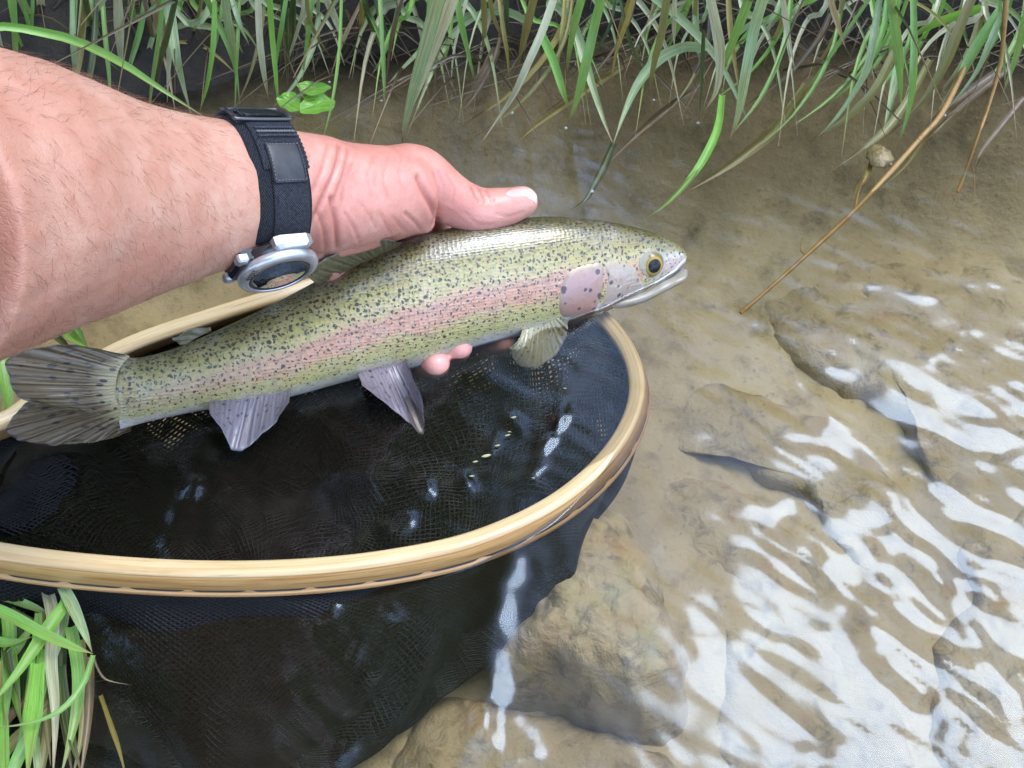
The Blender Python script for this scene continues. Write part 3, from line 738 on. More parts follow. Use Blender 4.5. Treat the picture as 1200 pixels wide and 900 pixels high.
# thumbnail
m_nail = M('nail'); nf = m_nail.sep(m_nail.attr('fuv')); m_nail = m_nail.pbr(m_nail.ramp(nf[0], [(.0, (.60, .36, .30)), (.08, (.70, .52, .46)), (.22, (.66, .40, .34)), (.74, (.66, .42, .36)), (.80, (.72, .62, .54)), (1, (.70, .61, .52))]), .32, m_nail.bump(m_nail.math('SINE', m_nail.math('MULTIPLY', nf[1], 40)), .12, .0004), Coat_Weight=.3, Coat_Roughness=.2)
from mathutils.bvhtree import BVHTree
bvh = BVHTree.FromPolygons([Vector(c) for c in co], [tuple(p.vertices) for p in ame.polygons])
def hit(px, py):
    d = (P(px, py, 1) - CAM).normalized(); h = bvh.ray_cast(CAM, d)
    return (h[0], h[1]) if h[0] is not None else None
V = []; nvv = 9; NL = 16
def top_of(x):
    y = 200.0
    while y < 260 and hit(x, y) is None: y += .25
    return y
tip = 640.0
while hit(tip, top_of(tip) if top_of(tip) < 259 else 236) is None and tip > 600: tip -= .5
for i in range(NL):
    t = i / (NL - 1); x = lerp(tip - 39, tip - 2.0, t)
    yt = top_of(x) + .6
    lo_, hi_ = (lerp(.55, 0, min(1, t * 4)), lerp(.55, 1.0, min(1, t * 4)))
    for j in range(nvv):
        s_ = lerp(lo_, hi_, j / (nvv - 1))
        y = yt + s_ * 13.0
        h = hit(x, y) or hit(x - 1, y + 1) or hit(x - 2, y + 2)
        edge = 1 if 0 < j < nvv - 1 and 0 < i else 0
        V.append(h[0] + h[1] * (.0005 * edge - .0003 * (1 - edge)) if h else P(x, y, .545))
mesh_obj('thumbnail', V, grid_faces(NL, nvv), m_nail, person, attrs={'fuv': [(i_ / (NL - 1), j_ / (nvv - 1), 0) for i_ in range(NL) for j_ in range(nvv)]})
# hairs
m_hair = M('arm_hair'); m_hair = m_hair.pbr((.20, .095, .05), .45)
cand = np.where(((pxs > -20) & (pxs < 292) & (facing > 0)) | ((pxs > 355) & (pxs < 470) & (pys < 178) & (facing < .5) & (facing > 0)))[0]
# silhouettes as well
cand2 = np.where((pxs > 60) & (pxs < 300) & (pys < 160) & (facing <= .25))[0]
rng = np.random.default_rng(5)
pick = np.concatenate([rng.choice(cand, 950), rng.choice(cand2, 380)])
V, Fh = [], []
axis_dir = (A_pts[6] - A_pts[3]).normalized()
for idx in pick:
    p = Vector(co[idx]); n = Vector(no[idx])
    pv = pys[idx]
    d = (axis_dir * (.5 + rng.normal() * .35) - UP * (.55 * (1 if pv > 150 else -.3)) + RT * rng.normal() * .35)
    d = (d - n * d.dot(n)).normalized()
    L = rng.uniform(.004, .010); w = rng.uniform(.000035, .000065)
    side = n.cross(d).normalized(); bend = rng.normal() * .4
    b = len(V)
    for k in range(4):
        t = k / 3; c = p + d * L * t + n * (L * .42 * t * (1 - .35 * t)) + side * bend * L * t * t
        ww = w * (1 - .8 * t)
        V += [c - side * ww, c + side * ww, c + n * ww * 1.5]
    for k in range(3):
        a = b + k * 3
        for e in range(3): Fh.append((a + e, a + (e + 1) % 3, a + 3 + (e + 1) % 3, a + 3 + e))
tag(mesh_obj('arm_hair', V, Fh, m_hair, person), kind='stuff')

# ------------------------------------------------------------------ wristwatch
WI = 8
wa, wu, wv = frame_at(7); WC = A_pts[7].lerp(A_pts[8], .25)
RU, RV = .0348, .0292
watch = tag(empty('wristwatch', WC), 'silver rimmed sports watch on a black woven strap around the wrist', 'watch')
def wp(th, x, lift):                    # angle round the wrist (0 = towards viewer, 90 = up), along arm, above skin
    c, s = math.cos(R(th)), math.sin(R(th))
    n = (wu * (s / RU) + wv * (c / RV)).normalized()
    return WC + wu * RU * s + wv * RV * c + n * lift + wa * x
def band(name, th0, th1, xs, lift, thick, mat, parent, n=48, wavy=0.0, attrs=True):
    """solid strip following the wrist between two angles; xs = (near edge, far edge)"""
    V, A = [], []
    m = 10
    prof = [(lerp(xs[0], xs[1], k / (m - 1)), 1.0 - .35 * abs(k / (m - 1) * 2 - 1) ** 6) for k in range(m)]
    for i in range(n):
        t = i / (n - 1); th = lerp(th0, th1, t)
        e = 1 if 0 < i < n - 1 else .6
        for x, h in prof:
            V.append(wp(th, x + wavy * math.sin(t * 90) * (abs(x - xs[1]) < .002), lift + thick * h * e)); A.append((t, x, 1))
        for x, h in reversed(prof): V.append(wp(th, x, lift)); A.append((t, x, 0))
    F = grid_faces(n, 2 * m, False, True) + [tuple(range(2 * m))[::-1], tuple(range((n - 1) * 2 * m, n * 2 * m))]
    return mesh_obj(name, V, F, mat, parent, attrs={'fuv': A})
def mat_weave(name, a, b, sc=900):
    m = M(name); f = m.sep(m.attr('fuv')); o = m.obj()
    w1 = m.math('SINE', m.math('MULTIPLY', f[0], sc)); w2 = m.math('SINE', m.math('MULTIPLY', f[1], 5200))
    w = m.math('MULTIPLY', w1, w2); n = m.noise(o, 900, 2)
    c = m.mix(m.mr(m.math('ADD', w, m.mr(n, .3, .7, -.6, .6)), -.8, .8), a, b)
    return m.pbr(c, .8, m.bump(w, .9, .0009), Specular_IOR_Level=.3)
m_weave = mat_weave('navy_webbing', (.008, .009, .014), (.085, .095, .125), 170)
m_fuzz = mat_weave('black_fuzz', (.006, .007, .010), (.045, .05, .068), 600)
m_leather = M('black_leather'); m_leather = m_leather.pbr(m_leather.ramp(m_leather.noise(m_leather.obj(), 160, 4), [(.35, (.012, .013, .017)), (.7, (.034, .036, .043))]), .42)
m_black = M('black_plastic'); m_black = m_black.pbr((.012, .013, .016), .18, Coat_Weight=.5)
m_steel = M('brushed_steel'); m_steel = m_steel.pbr(m_steel.ramp(m_steel.noise(m_steel.obj(), 200, 3), [(.3, (.50, .51, .53)), (.7, (.64, .65, .67))]), .3, Metallic=.75)
m_gun = M('gunmetal'); m_gun = m_gun.pbr((.10, .10, .105), .3, Metallic=.8)
m_thread = M('grey_thread'); m_thread = m_thread.pbr((.14, .145, .16), .7)
strap = band('strap', -52, 262, (-.0150, .0140), .0006, .0022, m_fuzz, watch, n=120)
band('strap_layer', 8, 62, (-.0100, .0142), .0028, .0016, m_weave, strap, wavy=.0004)
band('strap_end', 70, 118, (-.0122, .0125), .0028, .0032, m_weave, strap)
band('strap_lining', -46, 8, (-.0070, .0120), .0028, .0014, m_weave, strap)
patch = band('leather_patch', -2, 27, (-.0068, .0112), .0045, .0012, m_leather, watch)
for x in (-.0060, .0104):
    for k in range(11):
        th = lerp(0, 25.5, k / 10.); v, f = tube([wp(th, x, .0058), wp(th + 1.3, x, .0059)], .00022, 5)
        mesh_obj('stitch', v, f, m_thread, patch)
for k in range(9):
    x = lerp(-.0050, .0094, k / 8.)
    for th in (-.6, 25.8):
        v, f = tube([wp(th, x, .0058), wp(th, x + .0011, .0058)], .00022, 5); mesh_obj('stitch', v, f, m_thread, patch)
for row, th in enumerate((34, 38, 42)):
    pth = [wp(th + 1.2 * math.sin(k * 1.57 * 1.5), lerp(-.008, .0124, k / 40.), .0052) for k in range(41)]
    v, f = tube(pth, .00045, 6); mesh_obj('stitching', v, f, m_thread if row == 1 else m_weave, strap)
# buckle: a rounded rectangular wire loop with a bar
def loop(x0, x1, t0, t1, lift): return [wp(t0, x0, lift), wp(t0, x1, lift), wp(lerp(t0, t1, .2), x1 + .0012, lift), wp(lerp(t0, t1, .8), x1 + .0012, lift), wp(t1, x1, lift), wp(t1, x0, lift), wp(lerp(t0, t1, .8), x0 - .0012, lift), wp(lerp(t0, t1, .2), x0 - .0012, lift)]
pth = [Vector(p) for p in closed_spline(loop(-.0125, .0132, 52, 76, .0052), 60)]
v, f = tube(pth + [pth[0]], .0011, 10, False); buckle = mesh_obj('buckle', v, f, m_gun, watch)
band('buckle_plate', 56, 68, (-.010, .012), .0046, .0018, m_black, buckle, n=16)
# case
TH = -71
cn_ = (wu * (math.sin(R(TH)) / RU) + wv * (math.cos(R(TH)) / RV)).normalized()
ct_ = cn_.cross(wa).normalized()
CC = wp(TH, -.002, .0015)
def cp(x, y, z): return CC + (wa * x + ct_ * y) * 1.0 + cn_ * z
def lathe(name, prof, mat, parent, n=64, sx=1.0, sy=1.0, cap=True):
    V = [cp(r * math.cos(2 * math.pi * k / n) * sx, r * math.sin(2 * math.pi * k / n) * sy, z) for r, z in prof for k in range(n)]
    F = grid_faces(len(prof), n, False, True)
    if cap: F += [tuple(range(n))[::-1], tuple(range((len(prof) - 1) * n, len(prof) * n))]
    return mesh_obj(name, V, F, mat, parent)
case = lathe('case', [(.012, -.001), (.0185, 0), (.0198, .002), (.0200, .0065), (.0192, .0078), (.015, .0080)], m_black, watch)
bez = lathe('bezel', [(.0195, .0058), (.0206, .0064), (.0208, .0088), (.0198, .0104), (.0172, .0116), (.0160, .0113), (.0158, .0100)], m_steel, watch, cap=False)
lathe('inner_ring', [(.0160, .0106), (.0152, .0112), (.0138, .0108), (.0134, .0098)], m_gun, watch, cap=False)
m_dial = M('dial'); m_dial = m_dial.pbr(m_dial.ramp(m_dial.noise(m_dial.obj(), 90, 2), [(.4, (.05, .052, .05)), (.6, (.10, .105, .10))]), .35)
dial = lathe('dial', [(.0139, .0097), (.008, .0098), (.0005, .0098)], m_dial, watch)
m_glass = M('crystal'); tr_ = m_glass.n('ShaderNodeBsdfTransparent').outputs[0]; gl_ = m_glass.n('ShaderNodeBsdfGlossy', {'Roughness': .03}).outputs[0]
m_glass.t.links.new(m_glass.n('ShaderNodeMixShader', {0: m_glass.n('ShaderNodeFresnel', {'IOR': 1.3}).outputs[0], 1: tr_, 2: gl_}).outputs[0], m_glass.out.inputs['Surface']); m_glass = m_glass.m
lathe('crystal', [(.0138, .0108), (.009, .0112), (.0005, .0113)], m_glass, watch)
for ang, ln in ((40, .0085), (150, .0115)):
    v, f = tube([cp(0, 0, .0104), cp(math.cos(R(ang)) * ln, math.sin(R(ang)) * ln, .0104)], .0004, 6); mesh_obj('pointer', v, f, m_steel, dial)
for k in range(12):
    a = 2 * math.pi * k / 12; v, f = tube([cp(.0108 * math.cos(a), .0108 * math.sin(a), .0100), cp(.0126 * math.cos(a), .0126 * math.sin(a), .0100)], .00028, 5); mesh_obj('hour_mark', v, f, m_steel, dial)
def boxpart(name, x0, x1, y0, y1, z0, z1, mat, parent, ts=.8):
    V = []
    for z, k in ((z0, 1), (lerp(z0, z1, .75), 1), (z1, ts)):
        cx, cy = (x0 + x1) / 2, (y0 + y1) / 2
        for sx, sy in ((-1, -.7), (-.7, -1), (.7, -1), (1, -.7), (1, .7), (.7, 1), (-.7, 1), (-1, .7)):
            V.append(cp(cx + sx * (x1 - x0) / 2 * k, cy + sy * (y1 - y0) / 2 * k, z))
    return mesh_obj(name, V, grid_faces(3, 8, False, True) + [tuple(range(8))[::-1], tuple(range(16, 24))], mat, parent, smooth=False)
sgn = 1 if (cp(0, .01, 0) - CC).dot(wu * math.cos(R(TH)) - wv * math.sin(R(TH))) > 0 else -1
boxpart('lug', -.0085, .0115, sgn * .013, sgn * .0235, .0005, .0066, m_steel, watch)
boxpart('lug', -.0095, .0095, -sgn * .0245, -sgn * .014, -.002, .0055, m_black, watch)
boxpart('button_guard', -.0235, -.0135, -.011, .011, .000, .0072, m_black, watch, .7)
for y in (-.009, .009):
    boxpart('push_button', -.0245, -.0185, y - .003, y + .003, .003, .0068, m_steel, watch, .7)
fc = bpy.data.curves.new('lettering', 'FONT'); fc.body = 'RESET'; fc.size = .0042; fc.extrude = .00008; fc.align_x = 'CENTER'; fc.align_y = 'CENTER'
fc.materials.append(m_gun)
fo = bpy.data.objects.new('lettering', fc); col.objects.link(fo)
bpy.context.view_layer.update(); lm = bpy.data.meshes.new_from_object(fo.evaluated_get(bpy.context.evaluated_depsgraph_get())); bpy.data.objects.remove(fo)
fo = bpy.data.objects.new('lettering', lm); col.objects.link(fo); fo.parent = bez
ang = R(180 - sgn * 0) ; tx = Vector((-.0182, sgn * .004, 0))
yy = (wa * 1.0).normalized(); xx = yy.cross(cn_).normalized()
if xx.dot(RT) < 0: xx = -xx; yy = cn_.cross(xx)
fo.matrix_local = Matrix.Translation(cp(-.0172, sgn * .006, .01175) - WC) @ Matrix((xx, yy, cn_)).transposed().to_4x4()

# ------------------------------------------------------------------ sedges
def mat_leaf(name, a, b, edge, rough=.36, trans=.3, gloss=.6):
    m = M(name); f = m.sep(m.attr('fuv')); o = m.obj()
    vec = m.n('ShaderNodeCombineXYZ', {0: m.math('MULTIPLY', f[0], 5), 1: m.math('MULTIPLY', f[1], 3), 2: f[2]}).outputs[0]
    n = m.noise(vec, 1.6, 4, .65); n2 = m.noise(o, 60, 3, .6)
    c = m.ramp(n, [(.32, a), (.66, b)])
    c = m.mix(m.mr(n2, .50, .72, 0, .5), c, edge)
    n3 = m.noise(vec, .55, 3, .6)
    c = m.mix(m.mr(m.math('ADD', n3, m.math('MULTIPLY', f[1], .12)), .56, .72, 0, .75), c, (.30, .22, .09))
    c = m.mix(m.mr(m.math('ABSOLUTE', f[0]), .16, .0, 0, .35), c, edge)
    c = m.mix(m.mr(f[1], .80, 1.0, 0, .8), c, (.26, .16, .08))
    st = m.math('SINE', m.math('MULTIPLY', f[0], 24))
    m.pbr(c, rough, m.bump(st, .25, .0005), Coat_Weight=gloss, Coat_Roughness=.28)
    tl = m.n('ShaderNodeBsdfTranslucent', {'Color': c}).outputs[0]
    m.t.links.new(m.n('ShaderNodeMixShader', {0: trans, 1: m.bsdf.outputs[0], 2: tl}).outputs[0], m.out.inputs['Surface']); return m.m
LEAF = {'g': mat_leaf('sedge_green', (0.131, 0.3, 0.056), (0.242, 0.487, 0.11), (0.324, 0.449, 0.143)),
        'b': mat_leaf('sedge_blue_green', (0.206, 0.332, 0.136), (0.428, 0.572, 0.297), (0.582, 0.603, 0.365)),
        'w': mat_leaf('sedge_grey', (0.367, 0.411, 0.23), (0.643, 0.652, 0.446), (0.521, 0.396, 0.252)),
        'l': mat_leaf('sedge_bright', (0.157, 0.378, 0.043), (0.284, 0.582, 0.099), (0.252, 0.437, 0.075), .3, .3, .5),
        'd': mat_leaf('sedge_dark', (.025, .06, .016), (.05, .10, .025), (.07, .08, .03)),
        'y': mat_leaf('sedge_yellow', (0.273, 0.253, 0.054), (0.422, 0.345, 0.088), (0.298, 0.172, 0.049)),
        's': mat_leaf('sedge_straw', (0.356, 0.253, 0.122), (0.546, 0.418, 0.234), (0.285, 0.165, 0.075)),
        'k': mat_leaf('dead_sedge', (.035, .023, .011), (.10, .066, .03), (.025, .018, .01)),
        'n': mat_leaf('sedge_brown', (.10, .062, .03), (.19, .125, .06), (.07, .045, .025)),
        'o': mat_leaf('sedge_olive', (0.149, 0.154, 0.041), (0.28, 0.268, 0.083), (0.298, 0.194, 0.068))}
def blade_geo(pts, width, n=14, twist=0.0, fold=.6, blunt=False, face=None, seed=0.0):
    q = [Vector(p) for p in spline([tuple(p) for p in pts], n)]
    V, A = [], []; side0 = None
    for i, p in enumerate(q):
        t = (q[min(i + 1, n - 1)] - q[max(i - 1, 0)]).normalized()
        view = (face if face is not None else (CAM - p)).normalized()
        s = t.cross(view)
        if s.length < 1e-4: s = t.orthogonal()
        s.normalize()
        nn = s.cross(t)
        k = i / (n - 1); an = twist * (k - .3)
        s2 = s * math.cos(an) + nn * math.sin(an); n2 = nn * math.cos(an) - s * math.sin(an)
        w = width * (.92 + .16 * min(1, k * 3)) * (1 if blunt else max(.05, 1 - max(0, (k - .38) / .62) ** 1.5)) * (1 + .07 * math.sin(k * 9 + seed)) * .5
        V += [p - s2 * w + n2 * w * fold, p - s2 * w * .5 + n2 * w * fold * .35, p, p + s2 * w * .5 + n2 * w * fold * .35, p + s2 * w + n2 * w * fold]
        A += [(-1, k, seed), (-.5, k, seed), (0, k, seed), (.5, k, seed), (1, k, seed)]
    return V, grid_faces(n, 5), A
def leaf(pts, width, mat, parent, **k):
    V, F, A = blade_geo(pts, width, seed=random.uniform(0, 50), **k)
    return mesh_obj('leaf', V, F, LEAF[mat], parent, attrs={'fuv': A})
def hero(parent, path, wpx, mat, z0=.08, z1=.0, twist=None, n=14, fold=.6, blunt=False):
    """leaf along photo pixels; z0 = height above water at the first point, z1 at the last"""
    m = len(path) - 1
    pts = [W(x, y, lerp(z0, z1, i / m)) for i, (x, y) in enumerate(path)]
    d = sum(proj(p)[2] for p in pts) / len(pts)
    rev = z0 > z1                       # tip is the last point
    return leaf(pts, wpx * d / FPX * 1.08, mat, parent, twist=random.uniform(-.6, .6) if twist is None else twist, n=n, fold=fold, blunt=blunt)
def tuft(px, py, label, group='sedge clumps along the far bank'):
    p = W(px, py, .0); p.z = max(0, bed_z(p.x, p.y))
    return tag(empty('sedge_clump', p), label, 'sedge', group)
T = [tuft(30, 30, 'sedge clump in the top left corner behind the forearm'),
     tuft(190, 60, 'sedge clump with straw blades above the middle of the forearm'),
     tuft(330, 60, 'upright sedge clump above the watch strap'),
     tuft(500, 60, 'pale blue green arching sedge clump above the hand'),
     tuft(660, 60, 'sedge clump with a blade bent to the water near the thumb tip'),
     tuft(840, 60, 'dense sedge clump above the trout head'),
     tuft(1010, 60, 'trailing sedge clump behind the brown debris lump'),
     tuft(1150, 60, 'trailing sedge clump in the top right corner')]
H = [  # clump, width px, material, z0, z1, path
 (0, 9, 'l', .13, .07, [(-60, 40), (0, 31), (40, 36), (90, 48), (140, 72), (180, 98), (210, 118), (246, 141)]),
 (1, 10, 'b', .10, 0, [(192, -25), (197, 0), (205, 60), (213, 95), (224, 135)]), (0, 9, 'w', .09, 0, [(137, -20), (139, 20), (141, 60), (144, 100)]),
 (0, 7, 'b', .08, 0, [(26, -20), (18, 5), (8, 30), (0, 60)]), (0, 10, 'w', .08, 0, [(18, -20), (22, 5), (28, 30), (35, 66)]), (0, 9, 'b', .09, 0, [(20, -12), (30, 10), (48, 40), (72, 82)]),
 (0, 8, 'w', .08, 0, [(45, -20), (50, 20), (58, 60)]), (0, 6, 'b', .08, 0, [(124, -5), (108, 20), (101, 50), (98, 90)]), (0, 8, 's', .06, .03, [(100, 4), (106, 20), (115, 44)]),
 (1, 6, 'g', .08, 0, [(152, -15), (156, 25), (160, 62)]), (1, 5, 'n', .07, 0, [(167, -10), (176, 30), (178, 55), (172, 75)]), (1, 10, 's', .08, 0, [(180, -15), (184, 15), (192, 55), (205, 128)]),
 (2, 6, 'g', .09, 0, [(236, -12), (250, 15), (268, 55), (277, 85), (281, 122)]), (2, 8, 'b', .09, 0, [(261, -15), (268, 30), (274, 60), (280, 100)]), (2, 5, 'b', .09, .05, [(268, -15), (280, 25), (292, 53)]),
 (1, 4, 'y', .03, .01, [(210, 49), (232, 51), (256, 67), (278, 88)]), (2, 7, 'w', .09, 0, [(302, -15), (304, 40), (309, 85), (315, 118)]), (2, 6, 'l', .10, 0, [(315, -20), (318, 30), (323, 85), (327, 134)]),
 (2, 8, 'd', .08, 0, [(333, -10), (335, 50), (337, 100)]), (2, 7, 'd', .08, 0, [(344, -10), (342, 40), (341, 85)]), (2, 6, 'b', .04, 0, [(374, 15), (368, 50), (348, 95), (316, 130)]),
 (2, 6, 'w', .08, .05, [(372, -8), (360, 14), (346, 33)]), (2, 8, 'w', .08, .03, [(378, -12), (392, 20), (404, 52)]), (3, 4, 'g', .07, 0, [(420, -8), (436, 22), (449, 58), (452, 90)]),
 (3, 4, 'n', .08, 0, [(474, -8), (461, 35), (455, 70), (451, 108)]), (2, 4, 's', .05, 0, [(424, 0), (402, 48), (387, 90)]), (3, 4, 'n', .04, 0, [(406, 10), (418, 40), (430, 66)]),
 (3, 14, 'b', .16, -.012, [(522, -30), (512, 5), (499, 52), (486, 98), (476, 138), (470, 172)]), (3, 11, 'w', .16, -.006, [(540, -30), (528, 5), (513, 45), (498, 86), (484, 120), (474, 158)]),
 (3, 8, 'b', .05, -.006, [(617, 25), (592, 13), (562, 17), (536, 34), (515, 65), (496, 108), (476, 162)]), (3, 6, 'b', .03, 0, [(556, 15), (528, 25), (500, 52), (472, 80), (452, 102)]),
 (3, 11, 'n', .03, .0, [(582, 58), (568, 85), (551, 106), (539, 124)]), (3, 6, 'o', .09, 0, [(565, -15), (568, 30), (564, 72)]), (3, 5, 'd', .09, 0, [(593, -15), (594, 50)]),
 (4, 11, 'b', .06, -.001, [(640, 2), (655, 8), (670, 28), (682, 60), (692, 95), (706, 138), (719, 170)]), (4, 11, 'b', .05, -.001, [(828, 57), (802, 55), (772, 69), (747, 99), (731, 134), (718, 171)]),
 (4, 8, 'd', -.002, -.012, [(719, 168), (709, 193), (698, 214), (686, 235), (667, 247)]), (4, 8, 'w', .09, -.003, [(652, -12), (636, 35), (618, 76), (605, 106), (590, 130), (561, 172)]),
 (4, 9, 'o', .10, 0, [(628, -15), (618, 30), (605, 85)]), (4, 9, 'l', .05, 0, [(633, 38), (648, 70), (659, 104), (667, 128)]), (4, 10, 'g', .12, -.006, [(710, -20), (698, 25), (685, 80), (674, 122), (665, 145)]),
 (4, 8, 'g', .10, 0, [(685, -15), (672, 35), (662, 95)]), (4, 7, 'y', .0, -.010, [(748, 63), (720, 84), (690, 104), (660, 125), (625, 150), (603, 170)]), (4, 6, 'n', .04, 0, [(629, 45), (631, 80), (628, 118)]),
 (5, 8, 'b', .10, .0, [(745, -18), (768, -2), (800, 24), (830, 54), (851, 86), (866, 117), (880, 149)]), (5, 8, 'o', .10, 0, [(783, -18), (776, 35), (766, 78), (761, 112)]), (5, 7, 'g', .09, 0, [(815, -15), (797, 25), (776, 70)]),
 (5, 5, 'w', .10, .03, [(791, -15), (790, 25), (790, 62)]), (4, 9, 'n', .0, -.015, [(822, 98), (780, 130), (742, 163), (712, 193)]), (5, 8, 'l', .01, -.010, [(846, 112), (841, 150), (826, 184), (806, 213), (780, 240), (753, 258)]),
 (5, 10, 'w', .12, 0, [(828, -20), (838, 25), (844, 65), (840, 105), (824, 132)]), (5, 4, 'd', .08, 0, [(825, 35), (822, 90), (818, 147)]), (5, 9, 'g', .12, 0, [(884, -20), (868, 25), (850, 70), (833, 113)]),
 (5, 11, 'b', .14, -.004, [(902, -25), (886, 25), (873, 92), (866, 132), (854, 168)]), (5, 7, 'l', .06, 0, [(960, -4), (928, 10), (896, 25), (874, 42), (854, 72), (846, 110)]), (5, 6, 'w', .10, .04, [(915, -20), (921, 25), (932, 84)]),
 (6, 6, 's', .10, .05, [(968, -20), (979, 20), (991, 57)]), (6, 4, 'g', .09, 0, [(1025, -10), (990, 40), (962, 82), (938, 112)]), (6, 11, 'o', .0, -.014, [(945, 100), (912, 148), (880, 175), (845, 200), (798, 228)]),
 (6, 7, 'b', .10, -.004, [(1034, -20), (1024, 40), (1017, 78), (1000, 110), (976, 143), (952, 166)]), (6, 9, 'g', .12, -.002, [(1040, -20), (1050, 40), (1055, 90), (1056, 136)]), (6, 9, 'b', .04, .0, [(1057, 55), (1052, 85), (1044, 120), (1034, 162)]),
 (6, 7, 'g', .10, -.006, [(1070, -10), (1071, 70), (1066, 125), (1050, 178)]), (6, 3, 'y', .08, .05, [(1060, -4), (1090, 13), (1110, 33), (1119, 50)]), (7, 10, 'o', .10, -.008, [(1146, -20), (1124, 33), (1106, 78), (1080, 120), (1042, 158)]),
 (7, 10, 'g', .06, -.006, [(1172, 10), (1143, 56), (1121, 98), (1092, 144)]), (7, 6, 'b', .08, -.004, [(1186, -15), (1162, 45), (1142, 88), (1106, 134)]), (7, 8, 'g', .09, 0, [(1212, -15), (1200, 30), (1190, 68), (1174, 114)]),
 (6, 5, 'y', .0, -.008, [(1024, 180), (1016, 205), (1004, 222), (1001, 240)]), (6, 9, 'o', .05, -.008, [(1048, 60), (1025, 105), (990, 140), (950, 165)]), (6, 8, 'o', .02, -.008, [(1090, 70), (1065, 115), (1040, 150), (1010, 175), (975, 200)]),
 (7, 7, 'n', .01, -.010, [(1165, 85), (1130, 110), (1100, 135), (1070, 165)]), (7, 7, 'n', .01, -.008, [(1195, 70), (1150, 105), (1105, 145), (1085, 165)]), (7, 6, 'n', .02, -.008, [(1200, 115), (1172, 150), (1150, 180), (1140, 205)]),
 (6, 9, 'l', .08, .02, [(1150, 10), (1110, 22), (1085, 32), (1062, 50)]), (7, 5, 'o', .0, -.012, [(1110, 120), (1085, 160), (1060, 195), (1020, 230)])]
for k, wpx, mt, z0, z1, path in H: hero(T[k], path, wpx, mt, z0, z1)
# fill: trailing and upright blades per clump
rg = random.Random(3)
for ti, t in enumerate(T):
    cx = [30, 190, 330, 500, 660, 840, 1010, 1150][ti]
    for k in range(17 if ti < 3 else 10):
        x0 = cx + rg.uniform(-95, 95); y0 = rg.uniform(-40, 15)
        trail = rg.random() < (.15 if ti < 3 else .5)
        mt = rg.choice('godkongygl' if trail else 'gdwblgbogy')
        if trail:
            L = rg.uniform(100, 200) * (.65 if ti == 3 else 1); dx = -rg.uniform(.4, 1.0) * L * (.35 if ti < 4 else .85)
            path = [(x0, y0 - 10), (x0 + dx * .12, y0 + L * .36), (x0 + dx * .48, y0 + L * .72), (x0 + dx, y0 + L)]
            hero(t, path, rg.uniform(3, 7), mt, rg.uniform(.04, .08), rg.uniform(-.012, -.002))
        else:
            L = rg.uniform(70, 140); dx = rg.uniform(-45, 40); bow = rg.uniform(-.25, .25)
            path = [(x0, y0 - 25), (x0 + dx * (.3 + bow), y0 + L * .3), (x0 + dx * (.65 + bow), y0 + L * .65), (x0 + dx, y0 + L)]
            hero(t, path, rg.uniform(3, 6.5), mt, rg.uniform(.06, .12), 0)
    for k in range(9):                  # pale blades arching over and dipping their tips
        x0 = cx + rg.uniform(-80, 80); sg = rg.choice((-1, 1)); W_ = rg.uniform(35, 105) * sg; L = rg.uniform(70, 165) * (.5 if ti < 3 else 1); y0 = rg.uniform(-12, 30)
        path = [(x0 - W_ * .1, -45), (x0 + W_ * .12, y0 - 8), (x0 + W_ * .45, y0 + 4), (x0 + W_ * .78, y0 + L * .38), (x0 + W_, y0 + L)]
        hero(t, path, rg.uniform(3.5, 7), rg.choice('bwglbw'), rg.uniform(.05, .08), rg.uniform(0, .02))
